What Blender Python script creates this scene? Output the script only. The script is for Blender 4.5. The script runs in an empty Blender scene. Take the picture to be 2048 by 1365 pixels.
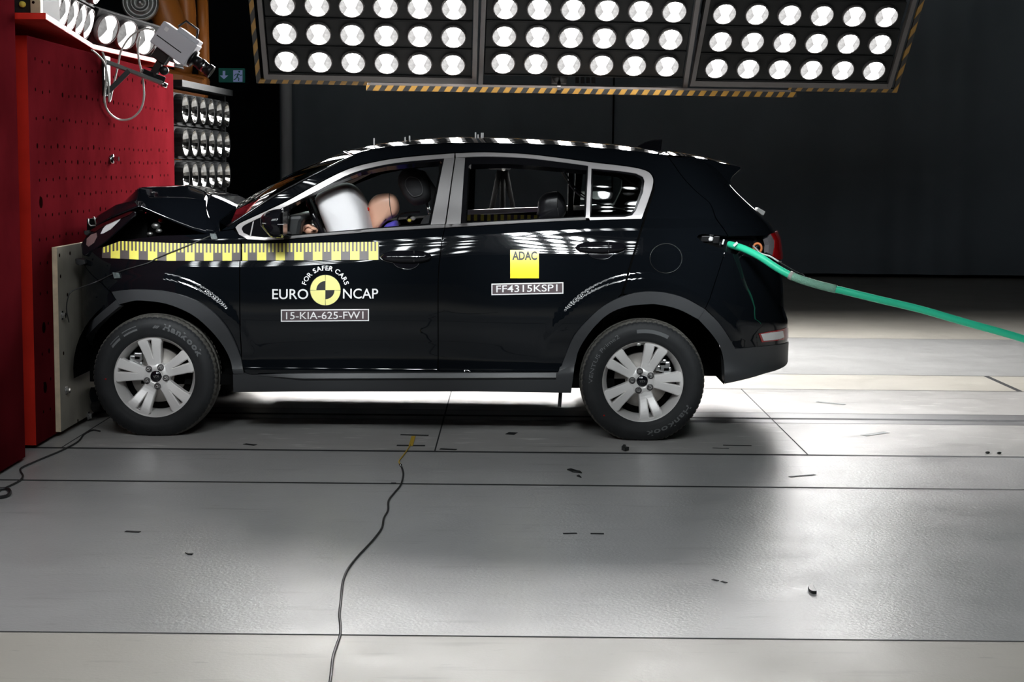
import bpy, math, random
import numpy as np
from mathutils import Vector, Matrix
from mathutils.geometry import delaunay_2d_cdt

random.seed(7)
S = bpy.context.scene
COL = S.collection
PI = math.pi

# ------------------------------------------------------------------ camera, world, exposure
FPX = 3200.0                                   # focal length in pixels of the 2048 px frame
PITCH = math.atan(352.5 / FPX)
ROLL = 0.0097
CAM = Vector((0, 0, 1.5))
_f = Vector((0, math.cos(PITCH), -math.sin(PITCH)))
_r0 = Vector((1, 0, 0)); _u0 = Vector((0, math.sin(PITCH), math.cos(PITCH)))
_r = _r0 * math.cos(ROLL) + _u0 * math.sin(ROLL)
_u = _u0 * math.cos(ROLL) - _r0 * math.sin(ROLL)
cd = bpy.data.cameras.new('camera'); cd.sensor_width = 36; cd.lens = FPX / 2048 * 36
cd.clip_start = 0.05; cd.clip_end = 200
cam = bpy.data.objects.new('camera', cd); COL.objects.link(cam)
mw = Matrix.Identity(4)
for i in range(3):
    mw[i][0] = _r[i]; mw[i][1] = _u[i]; mw[i][2] = -_f[i]; mw[i][3] = CAM[i]
cam.matrix_world = mw
S.camera = cam
wd = bpy.data.worlds.new('world'); S.world = wd; wd.use_nodes = True
wd.node_tree.nodes['Background'].inputs[0].default_value = (0.55, 0.75, 1.0, 1)
wd.node_tree.nodes['Background'].inputs[1].default_value = 0.0
vs = S.view_settings
vs.view_transform = 'Standard'; vs.look = 'None'; vs.gamma = 1; vs.use_curve_mapping = False
vs.exposure = 0.08
LAMP_CORE = 150.0        # radiance of the lit core of a floodlight lens in the far banks
LAMP_NEAR = 44.0        # the same for the narrow-beam banks above the near side
BEAM_FAR = 44.0          # watts of one beam of the far banks, aimed at the floor round the car
BEAM_NEAR = 124.0        # watts of one narrow beam of those banks, aimed along the near side of the car
LAMP_SIDE = 5.0        # the lamps on top of the barrier

# ------------------------------------------------------------------ pixel rays (to measure the place from the photograph)
def ray(px, py):
    return _f + _r * ((px - 1024) / FPX) + _u * ((682.5 - py) / FPX)
def onY(px, py, Y):
    d = ray(px, py); return CAM + d * (Y / d.y)
def onZ(px, py, z=0.0):
    d = ray(px, py); return CAM + d * ((z - CAM.z) / d.z)

# ------------------------------------------------------------------ object helpers
def tag(o, label=None, cat=None, group=None, kind=None):
    if label: o['label'] = label
    if cat: o['category'] = cat
    if group: o['group'] = group
    if kind: o['kind'] = kind
    return o
def empty(name, loc=(0, 0, 0), parent=None):
    o = bpy.data.objects.new(name, None); COL.objects.link(o); o.location = Vector(loc) - (wloc(parent) if parent else Vector())
    o.empty_display_size = 0.1
    if parent: o.parent = parent
    return o
def thing(name, label, cat, loc=(0, 0, 0), group=None):
    return tag(empty(name, loc), label, cat, group)
def wloc(o):
    v = Vector((0, 0, 0))
    while o: v += Vector(o.location); o = o.parent
    return v
def link(name, me, parent=None):
    """Link a mesh whose vertices are in world coordinates (parents are unrotated empties)."""
    o = bpy.data.objects.new(name, me); COL.objects.link(o)
    if parent:
        o.parent = parent
        me.transform(Matrix.Translation(-wloc(parent)))
    return o

class MB:
    def __init__(s): s.v = []; s.f = []; s.m = []; s.sm = []
    def add(s, vs_, fs, mi=0, smooth=False):
        b = len(s.v); s.v += [tuple(p) for p in vs_]
        for f in fs:
            s.f.append([b + i for i in f]); s.m.append(mi); s.sm.append(smooth)
        return s
    def obox(s, c, ax, ay, az, mi=0):
        """box from centre and three half-axis vectors"""
        c = Vector(c); ax, ay, az = Vector(ax), Vector(ay), Vector(az)
        vs_ = [c + ax * i + ay * j + az * k for i in (-1, 1) for j in (-1, 1) for k in (-1, 1)]
        fs = [(0, 1, 3, 2), (4, 6, 7, 5), (0, 4, 5, 1), (2, 3, 7, 6), (0, 2, 6, 4), (1, 5, 7, 3)]
        if ax.cross(ay).dot(az) < 0: fs = [tuple(reversed(f)) for f in fs]
        return s.add(vs_, fs, mi)
    def box(s, x0, x1, y0, y1, z0, z1, mi=0):
        return s.obox(((x0 + x1) / 2, (y0 + y1) / 2, (z0 + z1) / 2), ((x1 - x0) / 2, 0, 0), (0, (y1 - y0) / 2, 0), (0, 0, (z1 - z0) / 2), mi)
    def bar(s, a, b, w, h, up=(0, 0, 1), mi=0):
        a, b = Vector(a), Vector(b); d = (b - a); L = d.length; d.normalize()
        x = d.cross(Vector(up)); x.normalize(); y = x.cross(d)
        return s.obox((a + b) / 2, d * L / 2, x * w / 2, y * h / 2, mi)
    def tube(s, pts, r, n=10, mi=0, caps=True):
        pts = [Vector(p) for p in pts]; N = len(pts)
        rr = r if isinstance(r, (list, tuple)) else [r] * N
        up = Vector((0, 0, 1)); rings = []
        prev = None
        for i, p in enumerate(pts):
            t = (pts[min(i + 1, N - 1)] - pts[max(i - 1, 0)]); t.normalize()
            if prev is None:
                x = t.cross(up)
                if x.length < 1e-3: x = t.cross(Vector((1, 0, 0)))
            else:
                x = prev - t * prev.dot(t)
            x.normalize(); y = t.cross(x); prev = x
            rings.append([p + (x * math.cos(2 * PI * k / n) + y * math.sin(2 * PI * k / n)) * rr[i] for k in range(n)])
        vs_ = [q for ring in rings for q in ring]; fs = []
        for i in range(N - 1):
            for k in range(n):
                a = i * n + k; b = i * n + (k + 1) % n
                fs.append((a, b, b + n, a + n))
        s.add(vs_, fs, mi, True)
        if caps:
            s.add(rings[0], [tuple(reversed(range(n)))], mi); s.add(rings[-1], [tuple(range(n))], mi)
        return s
    def lathe(s, prof, c, axis, n=32, mi=0, closed=False, smooth=True, mod=None):
        """prof: (radius, distance along axis)"""
        c = Vector(c); a = Vector(axis).normalized()
        x = a.cross(Vector((0, 0, 1)))
        if x.length < 1e-3: x = Vector((1, 0, 0))
        x.normalize(); y = a.cross(x)
        vs_ = []; m = len(prof)
        for k in range(n):
            t = 2 * PI * k / n
            for j, (r, d) in enumerate(prof):
                if mod: r = mod(k, j, r)
                vs_.append(c + a * d + (x * math.cos(t) + y * math.sin(t)) * r)
        fs = []
        for k in range(n):
            k2 = (k + 1) % n
            for j in range(m - 1 + (1 if closed else 0)):
                j2 = (j + 1) % m
                fs.append((k * m + j, k * m + j2, k2 * m + j2, k2 * m + j))
        return s.add(vs_, fs, mi, smooth)
    def prism(s, poly, dvec, mi=0, mi_side=None):
        """closed polygon of 3-D points extruded by dvec"""
        poly = [Vector(p) for p in poly]; d = Vector(dvec); n = len(poly)
        s.add(poly, [tuple(range(n))], mi)
        s.add([p + d for p in poly], [tuple(reversed(range(n)))], mi)
        ms = mi if mi_side is None else mi_side
        for i in range(n):
            j = (i + 1) % n
            s.add([poly[i], poly[i] + d, poly[j] + d, poly[j]], [(0, 1, 2, 3)], ms)
        return s
    def grid(s, rows, mi=0, smooth=True):
        n = len(rows[0]); vs_ = [p for r in rows for p in r]; fs = []
        for i in range(len(rows) - 1):
            for j in range(n - 1):
                a = i * n + j; fs.append((a, a + 1, a + n + 1, a + n))
        return s.add(vs_, fs, mi, smooth)
    def ell(s, c, rx, ry, rz, n=20, m=12, mi=0, p=1.0):
        c = Vector(c); rows = []
        def sp(v): return math.copysign(abs(v) ** p, v)
        for i in range(m + 1):
            a = -PI / 2 + PI * i / m
            rows.append([c + Vector((rx * sp(math.cos(a)) * sp(math.cos(2 * PI * k / n)), ry * sp(math.cos(a)) * sp(math.sin(2 * PI * k / n)), rz * sp(math.sin(a)))) for k in range(n + 1)])
        return s.grid(rows, mi)
    def build(s, name, mats, parent=None, bevel=0.0, weld=True, sub=0):
        me = bpy.data.meshes.new(name); me.from_pydata(s.v, [], s.f)
        for m in (mats if isinstance(mats, (list, tuple)) else [mats]): me.materials.append(m)
        me.polygons.foreach_set('material_index', s.m); me.polygons.foreach_set('use_smooth', s.sm)
        if weld:
            import bmesh
            bm = bmesh.new(); bm.from_mesh(me)
            bmesh.ops.remove_doubles(bm, verts=bm.verts, dist=1e-5)
            bm.to_mesh(me); bm.free()
        me.update()
        o = link(name, me, parent)
        if bevel:
            b = o.modifiers.new('bevel', 'BEVEL'); b.width = bevel; b.segments = 2; b.limit_method = 'ANGLE'; b.angle_limit = 0.6
        if sub:
            b = o.modifiers.new('subdivision', 'SUBSURF'); b.levels = sub; b.render_levels = sub
        return o

def smooth_line(pts, k=6):
    """Catmull-Rom through the points"""
    P = [Vector(p) for p in pts]; P = [P[0] * 2 - P[1]] + P + [P[-1] * 2 - P[-2]]; out = []
    for i in range(1, len(P) - 2):
        for j in range(k):
            t = j / k; a, b, c, d = P[i - 1:i + 3]
            out.append(0.5 * ((2 * b) + (c - a) * t + (2 * a - 5 * b + 4 * c - d) * t * t + (3 * b - a - 3 * c + d) * t ** 3))
    out.append(P[-2]); return out

# ------------------------------------------------------------------ materials
def pm(name, col, rough=0.5, metal=0.0, spec=0.5, coat=0.0, emit=None, var=0.0, vscale=6.0, bump=0.0, bscale=80.0, alpha=None):
    m = bpy.data.materials.new(name); m.use_nodes = True; nt = m.node_tree
    b = nt.nodes['Principled BSDF']; I = b.inputs
    I['Base Color'].default_value = (*col, 1); I['Roughness'].default_value = rough
    I['Metallic'].default_value = metal; I['Specular IOR Level'].default_value = spec
    I['Coat Weight'].default_value = coat; I['Coat Roughness'].default_value = 0.03
    if emit: I['Emission Color'].default_value = (*emit[0], 1); I['Emission Strength'].default_value = emit[1]
    if var or bump:
        tc = nt.nodes.new('ShaderNodeTexCoord')
    if var:
        n = nt.nodes.new('ShaderNodeTexNoise'); n.inputs['Scale'].default_value = vscale; n.inputs['Detail'].default_value = 5
        nt.links.new(tc.outputs['Object'], n.inputs['Vector'])
        r = nt.nodes.new('ShaderNodeMapRange'); r.inputs[1].default_value = 0.3; r.inputs[2].default_value = 0.7
        r.inputs[3].default_value = 1 - var; r.inputs[4].default_value = 1 + var
        nt.links.new(n.outputs['Fac'], r.inputs[0])
        h = nt.nodes.new('ShaderNodeMix'); h.data_type = 'RGBA'; h.blend_type = 'MULTIPLY'; h.inputs[0].default_value = 1
        h.inputs[6].default_value = (*col, 1); nt.links.new(r.outputs[0], h.inputs[7])
        nt.links.new(h.outputs[2], I['Base Color'])
        q = nt.nodes.new('ShaderNodeMapRange'); q.inputs[3].default_value = max(0.02, rough - 0.5 * var * rough); q.inputs[4].default_value = min(1, rough + 0.5 * var * rough)
        nt.links.new(n.outputs['Fac'], q.inputs[0]); nt.links.new(q.outputs[0], I['Roughness'])
    if bump:
        n2 = nt.nodes.new('ShaderNodeTexNoise'); n2.inputs['Scale'].default_value = bscale; n2.inputs['Detail'].default_value = 3
        nt.links.new(tc.outputs['Object'], n2.inputs['Vector'])
        bp = nt.nodes.new('ShaderNodeBump'); bp.inputs['Strength'].default_value = bump; bp.inputs['Distance'].default_value = 0.01
        nt.links.new(n2.outputs['Fac'], bp.inputs['Height']); nt.links.new(bp.outputs['Normal'], I['Normal'])
    return m
def thin_glass(name, tint, refl=1.45, mixmin=0.0):
    m = bpy.data.materials.new(name); m.use_nodes = True; nt = m.node_tree; nt.nodes.clear()
    o = nt.nodes.new('ShaderNodeOutputMaterial'); mx = nt.nodes.new('ShaderNodeMixShader')
    fr = nt.nodes.new('ShaderNodeFresnel'); fr.inputs['IOR'].default_value = refl
    t = nt.nodes.new('ShaderNodeBsdfTransparent'); t.inputs[0].default_value = (*tint, 1)
    g = nt.nodes.new('ShaderNodeBsdfGlossy'); g.inputs['Roughness'].default_value = 0.01; g.inputs[0].default_value = (1, 1, 1, 1)
    nt.links.new(fr.outputs[0], mx.inputs[0]); nt.links.new(t.outputs[0], mx.inputs[1]); nt.links.new(g.outputs[0], mx.inputs[2])
    nt.links.new(mx.outputs[0], o.inputs[0]); return m
def stripes(name, ca, cb, kx, ky, kz, rough=0.5):
    m = pm(name, ca, rough); nt = m.node_tree; b = nt.nodes['Principled BSDF']
    tc = nt.nodes.new('ShaderNodeTexCoord'); d = nt.nodes.new('ShaderNodeVectorMath'); d.operation = 'DOT_PRODUCT'
    d.inputs[1].default_value = (kx, ky, kz); nt.links.new(tc.outputs['Object'], d.inputs[0])
    fr = nt.nodes.new('ShaderNodeMath'); fr.operation = 'FRACT'; nt.links.new(d.outputs['Value'], fr.inputs[0])
    gt = nt.nodes.new('ShaderNodeMath'); gt.operation = 'GREATER_THAN'; gt.inputs[1].default_value = 0.5; nt.links.new(fr.outputs[0], gt.inputs[0])
    mx = nt.nodes.new('ShaderNodeMix'); mx.data_type = 'RGBA'; mx.inputs[6].default_value = (*ca, 1); mx.inputs[7].default_value = (*cb, 1)
    nt.links.new(gt.outputs[0], mx.inputs[0]); nt.links.new(mx.outputs[2], b.inputs['Base Color']); return m
def lens_mat(name, core, rim=0.75, col=(1.0, .985, .97), radius=None):
    """lit lens of a floodlight: bright core, the reflector bowl glowing more weakly around it"""
    m = bpy.data.materials.new(name); m.use_nodes = True; nt = m.node_tree; nt.nodes.clear(); L = nt.links.new
    o = nt.nodes.new('ShaderNodeOutputMaterial'); e = nt.nodes.new('ShaderNodeEmission')
    tc = nt.nodes.new('ShaderNodeTexCoord'); sp = nt.nodes.new('ShaderNodeSeparateXYZ'); L(tc.outputs['Object'], sp.inputs[0])
    def M(op, a, b=None):
        n = nt.nodes.new('ShaderNodeMath'); n.operation = op
        for i, v in enumerate((a, b)):
            if v is None: continue
            if isinstance(v, (int, float)): n.inputs[i].default_value = v
            else: L(v, n.inputs[i])
        return n.outputs[0]
    # narrow in x at mid height, opening towards top and bottom (an hourglass), as a bar filament throws it
    ax = M('ABSOLUTE', sp.outputs[0]); ay = M('ABSOLUTE', sp.outputs[1])
    wv = M('ADD', M('MULTIPLY', ay, 0.32), 0.022)
    r = M('DIVIDE', ax, wv) if radius is None else M('DIVIDE', M('SQRT', M('ADD', M('MULTIPLY', ax, ax), M('MULTIPLY', ay, ay))), radius)
    mr = nt.nodes.new('ShaderNodeMapRange'); mr.interpolation_type = 'SMOOTHSTEP'
    mr.inputs[1].default_value = 1.5; mr.inputs[2].default_value = 0.75; mr.inputs[3].default_value = 0.0; mr.inputs[4].default_value = 1.0
    L(r, mr.inputs[0])
    nz = nt.nodes.new('ShaderNodeTexNoise'); nz.inputs['Scale'].default_value = 28; L(tc.outputs['Object'], nz.inputs['Vector'])
    base = M('MULTIPLY', M('ADD', nz.outputs['Fac'], 0.35), rim)
    L(M('ADD', M('MULTIPLY', mr.outputs[0], core), base), e.inputs['Strength'])
    e.inputs['Color'].default_value = (*col, 1)
    L(e.outputs[0], o.inputs[0]); return m

MAT = {}
def mk():
    A = MAT
    A['paint'] = pm('black car paint', (0.0035, 0.0045, 0.006), 0.03, 0, 0.5)
    A['paint_rough'] = pm('black crumpled paint', (0.004, 0.005, 0.007), 0.06, 0, 0.6, bump=0.03, bscale=9)
    A['trim'] = pm('dark grey textured plastic', (0.040, 0.042, 0.045), 0.42, 0, 0.4, bump=0.05, bscale=400)
    A['matte'] = pm('matte black plastic', (0.006, 0.006, 0.007), 0.7)
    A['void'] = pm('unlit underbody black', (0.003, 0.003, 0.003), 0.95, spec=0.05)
    A['rubber'] = pm('window seal rubber', (0.005, 0.005, 0.006), 0.12, spec=0.35)
    A['chrome'] = pm('satin window trim', (0.55, 0.52, 0.52), 0.33, 0.6)
    A['satin'] = pm('satin grey pillar film', (0.22, 0.21, 0.21), 0.5, 0.3, 0.3)
    A['mirrorblack'] = pm('gloss black plastic', (0.006, 0.006, 0.008), 0.06, 0, 0.6)
    A['tyre'] = pm('tyre rubber', (0.017, 0.018, 0.0195), 0.62, 0, 0.3, var=0.2, vscale=14)
    A['tread'] = pm('worn dusty tread', (0.10, 0.095, 0.085), 0.8, 0, 0.3, var=0.25, vscale=30)
    A['tyretext'] = pm('raised tyre lettering', (0.10, 0.104, 0.108), 0.6)
    A['alloy'] = pm('silver painted alloy', (0.76, 0.74, 0.725), 0.35, 0.3)
    A['steel'] = pm('bright steel', (0.65, 0.65, 0.65), 0.18, 1.0)
    A['disc'] = pm('brake disc steel', (0.33, 0.31, 0.29), 0.45, 0.8)
    A['caliper'] = pm('cast caliper', (0.45, 0.46, 0.46), 0.3, 0.9)
    A['white'] = pm('white print', (0.85, 0.84, 0.84), 0.35)
    A['yellow'] = pm('yellow tape', (0.86, 0.78, 0.13), 0.5)
    A['paleyellow'] = pm('pale yellow sticker', (0.86, 0.82, 0.30), 0.35)
    A['adac'] = pm('bright yellow sticker', (0.86, 0.74, 0.03), 0.3)
    A['plate'] = pm('dark mauve plate film', (0.10, 0.075, 0.08), 0.3)
    A['ink'] = pm('black print', (0.012, 0.012, 0.012), 0.5)
    A['tapeblack'] = pm('brown black tape', (0.085, 0.07, 0.068), 0.5)
    A['glass'] = thin_glass('clear tinted windscreen glass', (0.55, 0.66, 0.62), 1.22)
    A['qglass'] = thin_glass('quarter window glass', (0.60, 0.68, 0.66), 1.6)
    A['airbag'] = pm('airbag fabric', (0.80, 0.78, 0.79), 0.75, bump=0.03, bscale=300)
    A['skin'] = pm('dummy vinyl skin', (0.72, 0.41, 0.29), 0.38, 0, 0.4)
    A['shirt'] = pm('blue violet dummy shirt', (0.08, 0.06, 0.42), 0.8)
    A['darkvinyl'] = pm('dark dummy vinyl', (0.012, 0.012, 0.014), 0.3)
    A['seat'] = pm('dark grey seat cloth', (0.035, 0.035, 0.038), 0.75, bump=0.05, bscale=300)
    A['stitch'] = pm('seat stitching', (0.12, 0.12, 0.12), 0.7)
    A['dash'] = pm('dashboard plastic', (0.012, 0.013, 0.014), 0.5)
    A['headliner'] = pm('pale interior trim', (0.35, 0.34, 0.31), 0.8)
    A['redlamp'] = pm('red lamp lens', (0.30, 0.004, 0.006), 0.08, 0, 0.6, coat=0.5)
    A['rim_glint'] = pm('dark glass with painted red reflection', (0.035, 0.004, 0.005), 0.1, 0, 0.5)  # carries a red reflection in dark glass as its colour
    A['greylens'] = pm('grey lamp lens', (0.16, 0.15, 0.16), 0.12)
    A['whitelens'] = pm('white lamp lens', (0.72, 0.70, 0.70), 0.1)
    A['pinklens'] = pm('smoked headlamp lens', (0.20, 0.12, 0.12), 0.1, coat=0.5)
    A['orange'] = pm('orange painted steel', (0.75, 0.22, 0.06), 0.4)
    A['silverdull'] = pm('dull aluminium', (0.30, 0.30, 0.29), 0.4, 0.9)
    # barrier
    A['red'] = pm('worn red barrier paint', (0.112, 0.008, 0.012), 0.42, 0, 0.0, var=0.25, vscale=2.5, bump=0.05, bscale=12)
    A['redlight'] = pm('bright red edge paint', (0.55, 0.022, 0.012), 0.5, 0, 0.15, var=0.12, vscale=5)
    A['ply'] = pm('plywood face', (0.36, 0.335, 0.28), 0.65, var=0.18, vscale=3)
    A['plyedge'] = pm('plywood edge', (0.62, 0.50, 0.35), 0.7, var=0.15, vscale=20)
    A['hole'] = pm('drilled hole', (0.010, 0.002, 0.002), 0.9, spec=0.0)
    A['cream'] = pm('cream painted post', (0.55, 0.50, 0.32), 0.6, var=0.1, vscale=9)
    # hall
    A['floor_grey'] = pm('grey painted floor', (0.41, 0.41, 0.405), 0.33, 0, 0.42)
    A['floor_beige'] = pm('beige coated floor', (0.50, 0.475, 0.42), 0.42, 0, 0.45)
    A['floor_plate'] = pm('pale steel floor plate', (0.43, 0.42, 0.405), 0.36, 0, 0.45)
    A['floor_rail'] = pm('steel track edge', (0.22, 0.22, 0.225), 0.35, 0.3)
    A['seam'] = pm('floor joint', (0.02, 0.022, 0.024), 0.8)
    A['wall'] = pm('near black hall wall', (0.004, 0.0055, 0.007), 0.85, spec=0.2)
    A['curtain'] = pm('dark grey curtain cloth', (0.20, 0.235, 0.27), 0.9, spec=0.1, var=0.1, vscale=0.8)
    A['litgrey'] = pm('pale grey of the lit curtain edge', (0.50, 0.52, 0.55), 0.7, spec=0.1)
    A['frame'] = pm('grey light frame', (0.075, 0.07, 0.07), 0.5, 0.2)
    A['housing'] = pm('black lamp housing', (0.004, 0.005, 0.0055), 0.65, spec=0.25)
    A['hazard'] = stripes('hazard stripes', (0.006, 0.006, 0.006), (0.21, 0.11, 0.013), 9.8, 0, -6.5)
    A['lens'] = lens_mat('lit floodlight lens', LAMP_CORE)
    A['lens_near'] = lens_mat('lit floodlight lens, near bank', LAMP_NEAR, .4, (.92, .975, 1.0), .052)
    A['lens_tail'] = lens_mat('lit floodlight lens, tail panel', LAMP_CORE * .34)
    A['lens_side'] = lens_mat('lit floodlight lens, barrier bank', LAMP_SIDE, 0.35)
    A['reflector'] = pm('faceted reflector', (0.30, 0.30, 0.29), 0.15, 1.0)
    A['camgrey'] = pm('grey camera casing', (0.62, 0.62, 0.66), 0.45)
    A['blackmetal'] = pm('black anodised metal', (0.012, 0.012, 0.013), 0.3, 0.3)
    A['cablewhite'] = pm('white cable', (0.55, 0.54, 0.50), 0.45)
    A['cableblack'] = pm('black cable', (0.02, 0.02, 0.021), 0.45)
    A['green'] = pm('mint green hose jacket', (0.05, 0.90, 0.52), 0.4)
    A['mesh'] = pm('braided sleeve', (0.30, 0.62, 0.46), 0.6, bump=0.6, bscale=120)
    A['robot'] = pm('orange machine paint', (0.50, 0.17, 0.03), 0.4)
    A['signgreen'] = pm('green sign face', (0.01, 0.10, 0.07), 0.5, emit=((0.01, 0.20, 0.16), 0.07))
    A['signwhite'] = pm('sign pictogram', (0.4, 0.45, 0.7), 0.5, emit=((0.32, 0.40, 0.75), 0.16))
    A['tapefloor'] = pm('black floor tape', (0.015, 0.016, 0.017), 0.6)
    A['greysticker'] = pm('grey printed sticker', (0.10, 0.12, 0.12), 0.5, var=0.6, vscale=60)
    A['leaf'] = pm('dark debris', (0.01, 0.012, 0.012), 0.35)
    A['yellowwire'] = pm('yellow wire', (0.55, 0.36, 0.04), 0.5)
mk()
# scuffs, faint bands and orange-peel relief of the floor coating
def floor_nodes(m, bump, stain, pale=False):
    nt = m.node_tree; L = nt.links.new; b = nt.nodes['Principled BSDF']
    col = tuple(b.inputs['Base Color'].default_value); rg = b.inputs['Roughness'].default_value
    tc = nt.nodes.new('ShaderNodeTexCoord')
    def noise(scale, sx=1, sy=1, det=6):
        mp = nt.nodes.new('ShaderNodeMapping'); mp.inputs['Scale'].default_value = (sx, sy, 1); L(tc.outputs['Object'], mp.inputs[0])
        n = nt.nodes.new('ShaderNodeTexNoise'); n.inputs['Scale'].default_value = scale; n.inputs['Detail'].default_value = det; L(mp.outputs[0], n.inputs['Vector']); return n.outputs['Fac']
    def mrange(v, a, b_, c, d):
        r = nt.nodes.new('ShaderNodeMapRange'); r.inputs[1].default_value = a; r.inputs[2].default_value = b_; r.inputs[3].default_value = c; r.inputs[4].default_value = d; L(v, r.inputs[0]); return r.outputs[0]
    def mul(a, c):
        n = nt.nodes.new('ShaderNodeMath'); n.operation = 'MULTIPLY'; L(a, n.inputs[0]); L(c, n.inputs[1]); return n.outputs[0]
    big = mrange(noise(0.7), 0.3, 0.7, 0.90, 1.06)
    streak = mrange(noise(2.2, 1, 7), 0.60, 0.78, 1.0, 1 - stain)
    scuff = mrange(noise(9, 1, 3.5), 0.66, 0.76, 1.0, 1 - stain * 0.9)
    f = mul(mul(big, streak), scuff)
    if pale: f = mul(f, mrange(noise(5, 1, 3), 0.60, 0.72, 1.0, 1.5))
    mx = nt.nodes.new('ShaderNodeMix'); mx.data_type = 'RGBA'; mx.blend_type = 'MULTIPLY'; mx.inputs[0].default_value = 1; mx.inputs[6].default_value = col
    L(f, mx.inputs[7]); L(mx.outputs[2], b.inputs['Base Color'])
    L(mrange(noise(3.0), 0.3, 0.7, rg - 0.05, rg + 0.07), b.inputs['Roughness'])
    bp = nt.nodes.new('ShaderNodeBump'); bp.inputs['Strength'].default_value = bump; bp.inputs['Distance'].default_value = 0.004
    L(noise(70, 1, 1, 2), bp.inputs['Height']); L(bp.outputs[0], b.inputs['Normal'])
floor_nodes(MAT['floor_grey'], 0.35, 0.25); floor_nodes(MAT['floor_beige'], 0.12, 0.2); floor_nodes(MAT['floor_plate'], 0.2, 0.3, True)

# ------------------------------------------------------------------ the hall
def struct(name, mb, mats, **k):
    return tag(mb.build(name, mats, **k), kind='structure')
XL, XR_ = -7.5, 13.0
fl = MB()
FM = [MAT['floor_grey'], MAT['floor_beige'], MAT['floor_plate'], MAT['floor_rail'], MAT['seam']]
def strip(y0, y1, mi, x0=XL, x1=XR_, z=0.0):
    fl.add([(x0, y0, z), (x1, y0, z), (x1, y1, z), (x0, y1, z)], [(0, 1, 2, 3)], mi)
SEAM = [4.98, 7.42, 8.28, 9.33, 9.50, 9.72, 10.78, 11.58, 14.1]
edges = [(-4.5, 4.98, 1), (4.98, 7.42, 0), (7.42, 8.28, 0), (8.28, 9.33, 2), (9.33, 9.50, 3), (9.50, 9.72, 3), (9.72, 10.78, 2), (10.78, 11.58, 1), (11.58, 14.1, 0), (14.1, 22.6, 1)]
hw = {4.98: .006, 7.42: .014, 8.28: .020, 9.33: .004, 9.50: .030, 9.72: .004, 10.78: .007, 11.58: .006, 14.1: .003}
for y0, y1, mi in edges: strip(y0, y1, mi)
for y in SEAM: strip(y - hw[y], y + hw[y], 4, z=0.0008)
for x in (-4.3, -2.36, -.40, 1.56, 3.50, 5.4):
    fl.add([(x - .004, 8.29, .0009), (x + .004, 8.29, .0009), (x + .004, 10.77, .0009), (x - .004, 10.77, .0009)], [(0, 1, 2, 3)], 4)
fl.add([(3.44, 10.79, .0009), (3.48, 10.79, .0009), (3.48, 11.58, .0009), (3.44, 11.58, .0009)], [(0, 1, 2, 3)], 4)
struct('floor', fl, FM, weld=False)
struct('ceiling', MB().box(XL - .1, XR_ + .1, -4.6, 22.8, 8.0, 8.2), MAT['wall'])
struct('wall_back', MB().box(XL - .1, XR_ + .1, 22.6, 22.8, -.1, 8.1), MAT['wall'])
struct('wall_left', MB().box(XL - .2, XL, -4.6, 22.8, -.1, 8.1), MAT['wall'])
struct('wall_right', MB().box(XR_, XR_ + .2, -4.6, 22.8, -.1, 8.1), MAT['wall'])
struct('wall_front', MB().box(XL - .1, XR_ + .1, -4.7, -4.5, -.1, 8.1), MAT['wall'])
# the long dark curtain, hung in soft folds
def curtain():
    x0 = onY(563, 400, 21.8).x; rows = []
    N = 520
    for iz in range(2):
        row = []
        for i in range(N + 1):
            x = x0 + (XR_ - .15 - x0) * i / N
            d = 0.022 * math.sin(x * 6.1 + .6 * math.sin(x * 1.7)) + 0.008 * math.sin(x * 15 + 1.3 * math.sin(x * 2.3))
            if x < x0 + .2: d += -0.22 * math.cos((x - x0) / .2 * PI / 2) ** 2
            row.append((x, 21.9 + d, 0.06 + iz * 7.6))
        rows.append(row)
    rows = [[rows[0][i], rows[1][i]] for i in range(N + 1)]
    o = MB().grid(rows).build('backdrop_curtain', MAT['curtain'])
    s = o.modifiers.new('thickness', 'SOLIDIFY'); s.thickness = .006
    tag(o, 'dark grey floor-length curtain along the back of the hall', 'curtain')
    pt = onY(574, 400, 21.5).x  # pale column added for the light that the curtain edge catches
    q = thing('lit_curtain_edge', 'added pale upright standing in for the lit edge of the curtain', 'post', (pt, 21.5, 0))
    MB().lathe([(.075, .05), (.075, 7.9)], (pt, 21.5, 0), (0, 0, 1), 20).build('lit_edge_upright', MAT['litgrey'], q)
    MB().box(pt - .15, pt + .15, 21.38, 21.62, 0, .05).build('upright_foot', MAT['wall'], q)
    xs = onY(1226, 300, 21.7).x
    tag(MB().box(xs - .012, xs + .012, 21.74, 21.76, .06, 7.6).build('curtain_seam', MAT['wall'], o))
curtain()

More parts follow.
